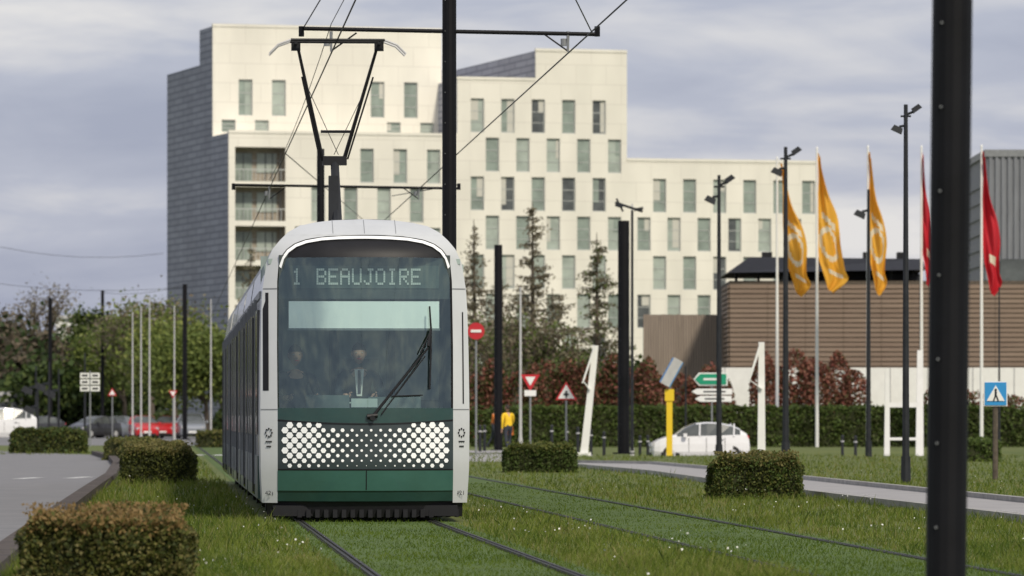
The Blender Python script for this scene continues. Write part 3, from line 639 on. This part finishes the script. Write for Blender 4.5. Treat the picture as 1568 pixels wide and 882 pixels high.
# ---------------- cars
def car(name,x,y,rz,paint,L=3.9,Wd=1.7,Ht=1.5,z0=0):
    e_=empty(name,(x,y,z0),rz); h=Ht
    st=[(-.5,.30,.62,.62,.62,.60),(-.48,.22,.72,.74,.74,.70),(-.42,.2,.84,.87,.82,.74),(-.34,.2,.92,.97,.84,.74),(-.25,.2,.97,1.05,.85,.74),
        (-.15,.2,.98,1.33,.85,.67),(-.05,.2,.99,1.475,.85,.62),(.06,.2,1.0,1.52,.85,.61),(.18,.2,1.01,1.50,.85,.61),(.30,.2,1.03,1.42,.84,.61),(.40,.22,1.04,1.27,.82,.62),(.465,.25,1.0,1.08,.78,.66),(.49,.3,.85,.88,.74,.68),(.5,.38,.6,.61,.68,.66)]
    mb=MB(); V=[]
    for (t,zl,zb,zt,wb_,wr) in st:
        sc_=h/1.5; wb_*=Wd/1.7; wr*=Wd/1.7
        pr=[(wb_*.9,zl),(wb_,zl+.2),(wb_*1.0,(zl+zb)/2+.1),(wb_*.96,zb),(wr,zt-.05*(zt>zb+.1)),(wr*.72,zt)]
        V+=[(t*L,-a,b*sc_) for a,b in pr]+[(t*L,a,b*sc_) for a,b in pr[::-1]]
    N=12; fs=[];mi=[]
    for i in range(len(st)-1):
        for j in range(N-1):
            fs.append((i*N+j,i*N+j+1,(i+1)*N+j+1,(i+1)*N+j))
            g=0
            if j in(3,7) and 4<=i<=9: g=1
            if j in(4,5,6) and i in(4,5): g=1
            if j in(4,5,6) and i in(10,): g=1
            mi.append(g)
        fs.append((i*N+N-1,i*N,(i+1)*N,(i+1)*N+N-1)); mi.append(2)
    fs+= [tuple(range(N-1,-1,-1)),tuple(range((len(st)-1)*N,len(st)*N))]; mi+=[0,0]
    mb.add(V,fs,mi); mb.build('body',[paint,'wg3','rubber'],e_,smooth=False)
    mb=MB(); sc_=h/1.5
    for t in(-.02,.17,.33):
        for s in(-1,1): mb.cyl((t*L,s*.83*Wd/1.7,.98*sc_),(t*L+.03,s*.625*Wd/1.7,1.45*sc_),.035,.03,6,0)
    for s in(-1,1):
        mb.box((-.17*L,s*.95*Wd/1.7,1.02*sc_),(.14,.16,.14),0); mb.box((.2*L,s*.862*Wd/1.7,.85*sc_),(.18,.02,.03),1)
        for t in(-.13,.05,.24): mb.box((t*L,s*.852*Wd/1.7,.65*sc_),(.015,.012,.55),1)
    mb.build('trim',[paint,'rubber'],e_)
    mb=MB()
    for t in(-.315,.315):
        for s in(-1,1):
            c=Vector((t*L,s*Wd*.44,.31)); a=Vector((0,s*.115,0))
            mb.cyl(c+a*-.5,c+a*.62,.36,.36,20,0) ; mb.cyl(c-a*.3,c+a*.75,.31,.31,20,0); mb.cyl(c+a*.7,c+a*.85,.19,.18,14,1)
            for q in range(5): mb.box(c+a*.87+Vector((math.cos(q*1.257)*.1,0,math.sin(q*1.257)*.1)),(.04,.01,.04),0)
    mb.build('wheels',['rubber','lgrey'],e_)
    mb=MB()
    for s in(-1,1):
        mb.box((-.475*L,s*.58*Wd/1.7,.68*sc_),(.12,.3,.14),0,RZ(s*.4)); mb.box((.475*L,s*.62*Wd/1.7,.88*sc_),(.1,.14,.26),1)
    mb.box((-.503*L,0,.45),(.03,.5,.12),2); mb.box((.503*L,0,.62),(.02,.5,.11),2); mb.box((-.498*L,0,.3),(.04,1.1,.12),3)
    mb.build('lights',['lgrey','red','white','rubber'],e_)
M['carwhite']=mat('car_white',(.78,.78,.78),.25,coat=.6,var=.03); M['carred']=mat('car_red',(.5,.02,.025),.25,coat=.6,var=.05); M['cargrey']=mat('car_grey',(.3,.32,.35),.3,coat=.5,metal=.4,var=.05); M['carblack']=mat('car_black',(.03,.03,.035),.3,coat=.5,var=.05)
car('white_car',X(1071,200),200,.06,'carwhite',3.7,1.67,1.5,gz(10,200))
car('red_car',X(220,345),345,math.pi/2+.2,'carred',z0=0); car('red_car',X(259,350),350,math.pi/2-.15,'carred'); car('grey_car',X(293,345),345,math.pi/2+.1,'cargrey',4.2,1.8,1.65)
car('white_car',X(-2,300),300,.2,'carwhite',4.4,1.8,1.9); car('dark_car',X(145,360),360,.9,'carblack'); car('dark_car',X(180,370),370,1.3,'cargrey')
car('dark_car',X(60,380),380,.1,'carblack')
# ---------------- people
M['skin']=mat('skin',(.50,.30,.22),.6,var=.08); M['hair']=mat('hair',(.03,.02,.015),.7,var=.3)
M['jkt']=mat('yellow_jacket',(.85,.55,.02),.75,var=.12,scale=6); M['trs']=mat('trousers',(.03,.035,.05),.8,var=.2)
M['blazer']=mat('blazer_dark',(.03,.04,.05),.8,var=.2); M['tie']=mat('tie',(.02,.02,.05),.6); M['orangebag']=mat('orange_bag',(.7,.2,.03),.7)
def person(name,loc,rz,J,top,bot,parent=None,sleeve=None):
    e_=empty(name,loc,rz); 
    names=['pelvis','spine','chest','neck','shL','elL','wrL','haL','shR','elR','wrR','haR','hiL','knL','anL','toL','hiR','knR','anR','toR']
    rad=dict(pelvis=.145,spine=.135,chest=.15,neck=.055,sh=.075,el=.05,wr=.034,ha=.036,hi=.095,kn=.06,an=.042,to=.04)
    bones=[('pelvis','spine'),('spine','chest'),('chest','neck'),('chest','shL'),('shL','elL'),('elL','wrL'),('wrL','haL'),('chest','shR'),('shR','elR'),('elR','wrR'),('wrR','haR'),('pelvis','hiL'),('hiL','knL'),('knL','anL'),('anL','toL'),('pelvis','hiR'),('hiR','knR'),('knR','anR'),('anR','toR')]
    me=bpy.data.meshes.new(name+'_sk'); ix={n:i for i,n in enumerate(names)}
    me.from_pydata([J[n] for n in names],[(ix[a],ix[b]) for a,b in bones],[]); ob=bpy.data.objects.new(name+'_sk',me); S.collection.objects.link(ob)
    md=ob.modifiers.new('Skin','SKIN'); md.use_smooth_shade=True; 
    for i,n in enumerate(names):
        r=rad.get(n) or rad[n[:2]]; sv=me.skin_vertices[0].data[i]
        sv.radius=(r,r*.8 if n in('pelvis','spine','chest') else r); sv.use_root=(n=='pelvis')
    sb=ob.modifiers.new('Sub','SUBSURF'); sb.levels=1; sb.render_levels=1
    dg=bpy.context.evaluated_depsgraph_get(); m2=bpy.data.meshes.new_from_object(ob.evaluated_get(dg)); bpy.data.objects.remove(ob)
    m2.materials.clear()
    for q in(top,bot,'skin','rubber'): m2.materials.append(M[q])
    lab=[0,0,2,0,0,0,2,0,0,0,2,1,1,1,3,1,1,1,3]; segs=[(Vector(J[a]),Vector(J[b])) for a,b in bones]
    for p in m2.polygons:
        c=p.center; best=9;bi=0
        for i,(a,b) in enumerate(segs):
            t=max(0,min(1,(c-a).dot(b-a)/max(1e-6,(b-a).length_squared))); dd=(a.lerp(b,t)-c).length
            if dd<best: best=dd;bi=i
        p.material_index=lab[bi]; p.use_smooth=True
    bo=bpy.data.objects.new('body',m2); S.collection.objects.link(bo); bo.parent=e_
    hc=Vector(J['head']); mb=MB()
    def ell(c,rx,ry,rz_,m,cond=None,nu=16,nv=12):
        V=[];fs=[]
        for i in range(nv+1):
            th=math.pi*i/nv
            for j in range(nu):
                ph=2*math.pi*j/nu; x=math.sin(th)*math.cos(ph); y=math.sin(th)*math.sin(ph); z=math.cos(th)
                jaw=1-.22*max(0,-z)**1.2
                V.append((c[0]+rx*x*jaw,c[1]+ry*y*jaw,c[2]+rz_*z))
        for i in range(nv):
            for j in range(nu):
                a=i*nu+j;b=i*nu+(j+1)%nu
                f=(a,b,b+nu,a+nu)
                if cond is None or cond(Vector([sum(V[q][w_] for q in f)/4-c[w_] for w_ in range(3)])): fs.append(f)
        mb.add(V,fs,m)
    ell(hc,.078,.098,.12,0); ell(hc+Vector((0,.008,.012)),.086,.104,.122,1,lambda v:v.z>.045 or (v.y>.02 and v.z>-.06))
    mb.add([hc+Vector(q) for q in((0,-.097,.02),(-.016,-.096,-.03),(.016,-.096,-.03),(0,-.122,-.028))],[(0,1,3),(0,3,2),(1,2,3)],0)
    for s in(-1,1): ell(hc+Vector((s*.032,-.086,.012)),.012,.01,.008,3,nu=8,nv=6); ell(hc+Vector((s*.032,-.094,.012)),.006,.005,.006,2,nu=6,nv=4); ell(hc+Vector((s*.08,.005,0)),.012,.02,.032,0,nu=8,nv=6)
    mb.box(hc+Vector((0,-.088,-.06)),(.045,.012,.01),4)
    for sd_,s in(('L',-1),('R',1)):
        w_=Vector(J['ha'+sd_]); d_=(w_-Vector(J['wr'+sd_])).normalized(); a=d_.orthogonal().normalized(); 
        for i,L in enumerate((.06,.07,.075,.065)):
            b0=w_+a*(i-1.5)*.019+d_*.02; b1=b0+d_*L*.55; b2=b1+(d_*.7+Vector((0,0,-.5))).normalized()*L*.5
            mb.cyl(b0,b1,.010,.009,6,0); mb.cyl(b1,b2,.009,.006,6,0)
        b0=w_-d_*.01-a*.03; b1=b0+(d_-a).normalized()*.04; mb.cyl(b0,b1,.011,.010,6,0); mb.cyl(b1,b1+d_*.03,.010,.007,6,0)
    mb.build('head_and_hands',['skin','hair','rubber','white','red'],e_,smooth=True)
    return e_
walk=dict(pelvis=(0,0,.95),spine=(0,-.01,1.12),chest=(0,-.03,1.32),neck=(0,-.05,1.50),head=(0,-.08,1.64),
 shL=(-.19,-.03,1.41),elL=(-.24,-.1,1.14),wrL=(-.2,-.28,1.0),haL=(-.19,-.35,.98),shR=(.19,-.02,1.41),elR=(.24,.06,1.13),wrR=(.24,.02,.88),haR=(.24,0,.80),
 hiL=(-.1,0,.9),knL=(-.11,-.16,.5),anL=(-.11,-.12,.09),toL=(-.11,-.27,.04),hiR=(.1,0,.9),knR=(.11,.08,.49),anR=(.11,.3,.12),toR=(.11,.2,.04))
pe=person('pedestrian_in_yellow_jacket',(X(778,195),195,0),math.radians(200),walk,'jkt','trs')
mb=MB(); mb.box((-.19,-.36,.80),(.28,.16,.32),0,None,.85); mb.cyl((-.28,-.36,.96),(-.19,-.36,1.03),.01,.01,5,0); mb.cyl((-.10,-.36,.96),(-.19,-.36,1.03),.01,.01,5,0); mb.build('shopping_bag',['orangebag'],pe)
person('pedestrian',(X(756,222),222,0),math.radians(80),walk,'orangebag','trs')
# ---------------- TRAM
tr=empty('tram',(-1.652,60,0),TH)
O=[(1.17,.22),(1.19,.6),(1.195,1.2),(1.19,1.9),(1.18,2.4),(1.165,2.67),(1.12,2.96),(1.05,3.12),(.97,3.22),(.87,3.32),(.74,3.395),(.55,3.44),(.3,3.468),(.12,3.476),(.0,3.478)]
Oz=np.array([o[1] for o in O]);Ox=np.array([o[0] for o in O])
def wo(z): return float(np.interp(z,Oz,Ox))
I=[(1.0,.2),(1.0,1.2),(1.005,2.0),(1.0,2.75),(.985,2.93),(.95,3.04),(.89,3.12),(.80,3.185),(.68,3.23),(.5,3.262),(.3,3.276),(.1,3.282),(0,3.283)]
Iz=np.array([o[1] for o in I]);Ix=np.array([o[0] for o in I])
def wi(z): return float(np.interp(z,Iz,Ix))
def yF(x,z):
    y=.42*(abs(x)/1.2)**2.3
    if z>1.1: y+=.13*(z-1.1)**1.35
    if z>3.0: y+=.55*((z-3.0)/.48)**2.2
    if z<.7: y+=.25*(.7-z)**1.3
    return y
def patch(mb,zs,l,r,n,off,m=0,wob=None):
    V=[];fs=[]
    for z in zs:
        a,b=l(z),r(z)
        for i in range(n+1):
            x=a+(b-a)*i/n; z2=z+(wob(x,z) if wob else 0); V.append((x,yF(x,z2)-off,z2))
    for k in range(len(zs)-1):
        for i in range(n): fs.append((k*(n+1)+i,k*(n+1)+i+1,(k+1)*(n+1)+i+1,(k+1)*(n+1)+i))
    mb.add(V,fs,m)
def lin(a,b,n): return [a+(b-a)*i/n for i in range(n+1)]
zfull=sorted(set([round(v,4) for v in lin(.22,2.6,24)+lin(2.6,3.283,40)]))
mb=MB()
patch(mb,zfull,lambda z:-wo(z),lambda z:-wi(z),6,.02); patch(mb,zfull,wi,wo,6,.02)
patch(mb,lin(3.283,3.478,14),lambda z:-wo(z),wo,24,.02)
for s in(-1,1):
    V=[];
    for z in zfull: x=s*wi(z); V+=[(x,yF(x,z)-.02,z),(x,yF(x,z)+.05,z)]
    mb.add(V,[(2*i,2*i+1,2*i+3,2*i+2) for i in range(len(zfull)-1)])
def shell(mb,y0,y1,m,front=False,sc_=1.0):
    V=[];ring=[(-a,b) for a,b in O]+[(a,b) for a,b in O[::-1][1:]]
    for (x,z) in ring:
        V.append((x*sc_,(yF(x,z)-.02) if front else y0,z)); V.append((x*sc_,y1,z))
    mb.add(V,[(2*i,2*i+1,2*i+3,2*i+2) for i in range(len(ring)-1)],m)
shell(mb,0,1.5,0,True)
mb.build('front_frame',['twhite'],tr,smooth=True)
mb=MB()
patch(mb,lin(3.02,3.283,20),lambda z:-wi(z),wi,24,.0,0)
smile=lambda x,z:.045*(abs(x)**2)-.03
patch(mb,lin(1.15,1.30,4),lambda z:-1.0,lambda z:1.0,30,.022,1,lambda x,z:smile(x,z)*(1.30-z)/.15)
mb.build('front_black_band',['black','tdgreen'],tr,smooth=True)
mb=MB()
arc=[(x,z) for x,z in I if z>2.9][::-1]
full=[(-x,z) for x,z in arc[::-1]]+arc[1:]
V=[]
for x,z in full:
    n_=Vector((x*.55,0,z-2.35)).normalized(); x0,z0=x-n_.x*.012,z-n_.z*.012; x1,z1=x-n_.x*.046,z-n_.z*.046
    V+=[(x0,yF(x0,z0)-.03,z0),(x1,yF(x1,z1)-.03,z1)]
mb.add(V,[(2*i,2*i+1,2*i+3,2*i+2) for i in range(len(full)-1)])
mb.build('windscreen_trim',['tdots'],tr)
mb=MB(); patch(mb,lin(.60,1.15,10),lambda z:-wi(z),wi,30,.018,0); mb.build('dotted_panel',['tpanel'],tr,smooth=True)
mb=MB(); patch(mb,lin(.36,.595,6),lambda z:-wi(z),wi,30,.03,0); patch(mb,lin(.24,.36,4),lambda z:-wi(z),wi,30,.015,1); mb.build('lower_bumper',['tgreen','tdgreen'],tr,smooth=True)
mb=MB(); 
patch(mb,lin(.37,.59,4),lambda z:-.006,lambda z:.006,1,.034,0)
patch(mb,[.592,.606],lambda z:-1,lambda z:1,30,.034,0)
patch(mb,[1.143,1.157],lambda z:-1,lambda z:1,30,.028,0,smile)
mb.build('panel_seams',['black'],tr)
mb=MB(); 
patch(mb,lin(.06,.235,3),lambda z:-1.12,lambda z:1.12,24,-.03,0); 
for i in range(22): x=-1.05+i*.1; mb.box((x,yF(x,.1)+.0,.1),(.05,.06,.09),0)
mb.box((0,.5,.13),(2.1,.5,.12),0)
mb.build('obstacle_deflector',['black'],tr)
mb=MB(); pit=.108; rowh=.0575; rows=9
for r in range(rows):
    z=.645+r*rowh
    for i in range(-12,13):
        x=(i+(.5 if r%2 else 0))*pit
        if abs(x)>.965: continue
        if r==rows-1 and abs(x)<.45: continue
        t=abs(x)/.97; rad=.016+.024*min(1,(max(0,t-.1)*1.7))
        if r==0: rad*=.35+.35*t
        if r==1: rad*=.8
        rad*=random.choice([1,1,1,.93,.85])
        yy=yF(x,z)-.024; e1=(yF(x+.03,z)-yF(x-.03,z))/.06; e3=(yF(x,z+.02)-yF(x,z-.02))/.04
        mb.add([(x+rad*math.cos(q*math.pi/3),yy-.003+e1*rad*math.cos(q*math.pi/3)+e3*rad*math.sin(q*math.pi/3),z+rad*math.sin(q*math.pi/3)) for q in range(6)],[(0,1,2,3,4,5)])
mb.build('hexagon_dots',['tdots'],tr)
M['wind']=glassmat('windscreen_glass',(.74,.85,.83),.11,.04); M['sideglass']=mat('side_glass',(.03,.035,.035),.08,coat=.5,var=.2)
mb=MB(); patch(mb,lin(1.29,3.02,30),lambda z:-wi(z),wi,24,.0); mb.build('windscreen',['wind'],tr,smooth=True)
mb=MB()
for s in(-1,1): patch(mb,lin(1.29,3.0,12),lambda z:s*wi(z)-.02,lambda z:s*wi(z)+.004,1,.004)
mb.build('windscreen_seal',['black'],tr)
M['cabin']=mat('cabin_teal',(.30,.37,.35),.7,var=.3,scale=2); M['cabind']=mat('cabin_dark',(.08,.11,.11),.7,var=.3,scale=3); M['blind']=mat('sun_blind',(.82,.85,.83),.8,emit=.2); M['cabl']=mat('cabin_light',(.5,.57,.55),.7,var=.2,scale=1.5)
M['signbk']=mat('sign_background',(.05,.065,.065),.6,var=.3,scale=6)
M['led']=mat('led_text',(.42,.46,.43),.5,emit=.3)
mb=MB(); mb.box((0,2.6,1.9),(2.3,.08,2.4),0); mb.box((0,1.5,.9),(2.2,2.2,.1),1); mb.box((0,.8,1.08),(1.9,.75,.32),1,RX(-.15)); 
mb.box((-.42,.75,1.3),(.5,.3,.22),1,RX(-.3)); mb.box((.35,.8,1.3),(.6,.3,.18),1,RX(-.3)); mb.box((0,.62,1.36),(.3,.05,.10),2)
mb.box((0,1.6,2.98),(2.2,2.0,.06),0)
for x,z,w_,h_ in((-.62,1.95,.55,1.1),(.05,1.95,.55,1.1),(.7,1.95,.55,1.1)): mb.box((x,2.54,z),(w_,.04,h_),2)
for x in(-.95,-.3,.4,.98): mb.box((x,2.4,1.9),(.06,.06,2.2),1)
for x in(-1.12,1.12): mb.box((x,1.6,1.1),(.04,1.9,.6),0); mb.box((x,1.6,2.75),(.04,1.9,.4),0)
mb.box((.0,1.5,1.5),(.5,.12,.75),1,None,.85)
mb.cyl((-.18,.72,1.36),(.18,.72,1.36),.012,.012,6,2)
mb.build('cab_interior',['cabin','cabind','cabl'],tr)
mb=MB(); mb.box((0,.55,2.80),(1.96,.05,.50),0); mb.box((0,.52,2.80),(1.7,.01,.26),1); mb.build('destination_display',['signbk','cabind'],tr)
mb=MB(); mb.box((-.01,.44,2.365),(1.72,.02,.31),0); mb.box((-.01,.44,2.20),(1.74,.04,.025),1); mb.build('sun_blind',['blind','grey'],tr)
FT={'B':["11110","10001","10001","11110","10001","10001","11110"],'E':["11111","10000","10000","11110","10000","10000","11111"],'A':["01110","10001","10001","11111","10001","10001","10001"],'U':["10001","10001","10001","10001","10001","10001","01110"],'J':["00111","00010","00010","00010","00010","10010","01100"],'O':["01110","10001","10001","10001","10001","10001","01110"],'I':["01110","00100","00100","00100","00100","00100","01110"],'R':["11110","10001","10001","11110","10100","10010","10001"],'1':["00100","01100","00100","00100","00100","00100","01110"]}
mb=MB(); px_=.0225; zt=2.885
def led(txt,x0):
    x=x0
    for ch in txt:
        for r,row in enumerate(FT[ch]):
            for c,v in enumerate(row):
                if v=='1': mb.box((x+c*px_,.508,zt-r*.027),(px_*.86,.008,.024),0)
        x+=px_*6
led('1',-.82); led('BEAUJOIRE',-.54); mb.build('destination_text',['led'],tr)
def text(body,x,y,z,size,m,parent,sx=1):
    c=bpy.data.curves.new('text','FONT'); c.body=body; c.size=size; c.extrude=.002; c.align_x='CENTER'; c.align_y='CENTER'
    o=bpy.data.objects.new('lettering',c); S.collection.objects.link(o); o.parent=parent; o.location=(x,y,z); o.rotation_euler=(math.pi/2,0,0); o.scale=(sx,1,1); c.materials.append(M[m]); return o
text('421',-1.09,yF(1.09,.33)-.045,.33,.07,'dark',tr); text('421',1.09,yF(1.09,.33)-.045,.33,.07,'dark',tr)
mb=MB()
for s in(-1,1):
    x=s*1.1
    for i in range(8):
        a=i*math.pi/4; mb.box((x+math.cos(a)*.035,yF(x+math.cos(a)*.035,1.0)-.028,1.02+math.sin(a)*.045),(.016,.012,.020),3)
    for zz_,w_ in((.92,.08),(.865,.06)):
        for t in(-.3,0,.3): xx=x+w_*t; mb.box((xx,yF(xx,zz_)-.028,zz_),(w_*.28,.012,.014),3)
patch(mb,lin(1.5,2.62,12),lambda z:-1.165+.03*(z>2.5),lambda z:-1.10,2,.026,1)
patch(mb,lin(1.35,2.4,12),lambda z:1.115,lambda z:1.13,2,.026,1)
for s in(-1,1): patch(mb,[2.66,2.672],(lambda z:-1.16) if s<0 else (lambda z:1.0),(lambda z:-1.0) if s<0 else (lambda z:1.16),4,.026,2); patch(mb,[1.28,1.29],(lambda z:-1.19) if s<0 else (lambda z:1.0),(lambda z:-1.0) if s<0 else (lambda z:1.19),4,.026,2)
for xx in(-.36,0,.36): patch(mb,lin(3.30,3.47,5),lambda z:xx-.004,lambda z:xx+.004,1,.024,2)
mb.build('pillar_details',['grey','black','grey','dark'],tr)
mb=MB()
def sp(px,py,off=.05):
    x=(px-561)/135; z=1.15+(645-py)/135; return Vector((x,yF(x,z)-off,z))
mb.cyl(sp(570,638),sp(657,532,.07),.018,.012,8,0); mb.cyl(sp(584,634),sp(652,545,.06),.008,.008,6,0); 
bl=[sp(660,468,.02),sp(662,505,.025),sp(661,550,.03),sp(659,596,.02)]
for a,b in zip(bl[:-1],bl[1:]): mb.cyl(a,b,.010,.012,6,0)
mb.cyl(sp(645,540,.06),sp(662,505,.04),.010,.008,6,0); mb.cyl(sp(657,530,.07),sp(662,500,.03),.02,.012,6,0)
mb.cyl(sp(600,607,.04),sp(648,605,.04),.009,.007,6,0); mb.cyl(sp(562,638),sp(578,636),.03,.025,8,0)
mb.cyl(sp(570,640,0),sp(570,640,.09),.03,.03,10,0); mb.build('windscreen_wiper',['black'],tr)
mods=[(1.5,8.6),(9.2,15.0),(15.6,22.8),(23.4,29.2),(29.8,37.5)]
mb=MB(); sdm=MB()
for a,b in mods:
    shell(mb,a,b,0); 
    nwin=int((b-a)/1.45)
    for s in(-1,1):
        for i in range(nwin):
            y0=a+.15+i*(b-a-.3)/nwin; y1=y0+(b-a-.3)/nwin-.1; door=(i%3==1)
            sdm.box((s*1.195,(y0+y1)/2,1.72 if not door else 1.35),(.03,y1-y0,1.45 if not door else 2.15),0)
            if door: sdm.box((s*1.215,(y0+y1)/2,1.35),(.012,.04,2.1),1)
            sdm.box((s*1.2,y1+.05,1.5),(.035,.05,2.2),2)
        sdm.box((s*1.19,(a+b)/2,.5),(.03,b-a,.5),3); sdm.box((s*1.17,(a+b)/2,2.62),(.03,b-a,.08),2)
    for yy in(a+1.2,b-1.2): sdm.cyl((-1.0,yy,.3),(1.0,yy,.3),.29,.29,16,1)
    sdm.box((0,(a+b)/2,.25),(2.0,b-a-1,.2),1)
    mb.box((0,(a+b)/2,3.38),(1.5,(b-a)*.6,.22),1,None,.9)
mb.build('body_shell',['tside','lgrey'],tr,smooth=False)
sdm.build('side_windows_and_bogies',['sideglass','bellow','grey','tdgreen'],tr)
mb=MB()
for (a,b),(c,d_) in zip(mods[:-1],mods[1:]):
    for i in range(5): shell(mb,b+i*.12,b+(i+1)*.12,0,False,.93 if i%2 else .96)
mb.build('bellows',['bellow'],tr)
mb=MB(); y=10; zw=WZ
mb.box((0,y,3.55),(1.3,1.6,.12),1); mb.box((-.05,y+.1,3.95),(.13,.13,.9),2); mb.cyl((0,y-.1,3.6),(-.02,y+.5,4.62),.07,.055,8,2)
kn=Vector((-.02,y+.5,4.62)); 
mb.box(kn,(.32,.14,.12),0); mb.cyl(kn+Vector((-.16,0,0)),(-.52,y,zw-.12),.028,.02,8,0); mb.cyl(kn+Vector((.12,0,0)),(.52,y,zw-.12),.028,.02,8,0)
mb.cyl(kn+Vector((-.2,-.05,.02)),(-.47,y-.05,zw-.5),.012,.012,6,0); mb.cyl(kn+Vector((.17,-.05,.02)),(.47,y-.05,zw-.5),.012,.012,6,0)
mb.cyl((-.21,y+.35,5.0),(.20,y+.35,5.0),.02,.02,6,0); mb.cyl((-.03,y+.5,4.7),(.4,y+.2,5.6),.005,.005,5,0); mb.cyl((.03,y+.5,4.7),(-.4,y+.2,5.6),.005,.005,5,0)
for dy in(-.18,.18):
    pts=[(-.9,zw-.20),(-.78,zw-.08),(-.62,zw-.02),(.62,zw-.02),(.78,zw-.08),(.9,zw-.20)]
    for (a,b),(c,d_) in zip(pts[:-1],pts[1:]): mb.cyl((a,y+dy,b),(c,y+dy,d_),.020 if abs(a)<.7 and abs(c)<.7 else .014,None,8,0 if abs(a)<.7 and abs(c)<.7 else 3)
for xx in(-.55,.55): mb.cyl((xx,y-.2,zw-.06),(xx,y+.2,zw-.06),.02,.02,6,0); mb.box((xx,y,zw-.1),(.12,.1,.1),0)
for xx in(-.5,.5):
    for yy in(y-.6,y+.6): mb.cyl((xx,yy,3.42),(xx,yy,3.56),.06,.05,10,2)
mb.build('pantograph',['black','grey','dark','lgrey'],tr)
def seated(): return dict(pelvis=(0,0,.5),spine=(0,.0,.68),chest=(0,-.01,.88),neck=(0,-.02,1.06),head=(0,-.04,1.21),
 shL=(-.19,-.01,.98),elL=(-.25,-.14,.74),wrL=(-.17,-.36,.72),haL=(-.15,-.43,.72),shR=(.19,-.01,.98),elR=(.25,-.14,.74),wrR=(.17,-.36,.72),haR=(.15,-.43,.72),
 hiL=(-.1,-.03,.47),knL=(-.13,-.42,.5),anL=(-.12,-.42,.1),toL=(-.12,-.56,.05),hiR=(.1,-.03,.47),knR=(.13,-.42,.5),anR=(.12,-.42,.1),toR=(.12,-.56,.05))
Rt=Matrix.Rotation(TH,4,'Z')
def tl(x,y,z): v=Rt@Vector((x,y,z)); return (v.x-1.652,v.y+60,v.z)
pd=person('tram_driver',tl(-.04,1.25,.72),TH,seated(),'blazer','trs')
mb=MB(); mb.add([(-.055,-.14,1.03),(.055,-.14,1.03),(.03,-.175,.72),(-.03,-.175,.72)],[(0,1,2,3)],0); mb.add([(-.015,-.16,1.02),(.015,-.16,1.02),(.018,-.185,.75),(-.018,-.185,.75)],[(0,1,2,3)],1); mb.build('shirt_and_tie',['white','tie'],pd)
person('tram_passenger',tl(-.78,1.3,.70),TH+.15,seated(),'blazer','trs')
print('objs',len(bpy.data.objects))
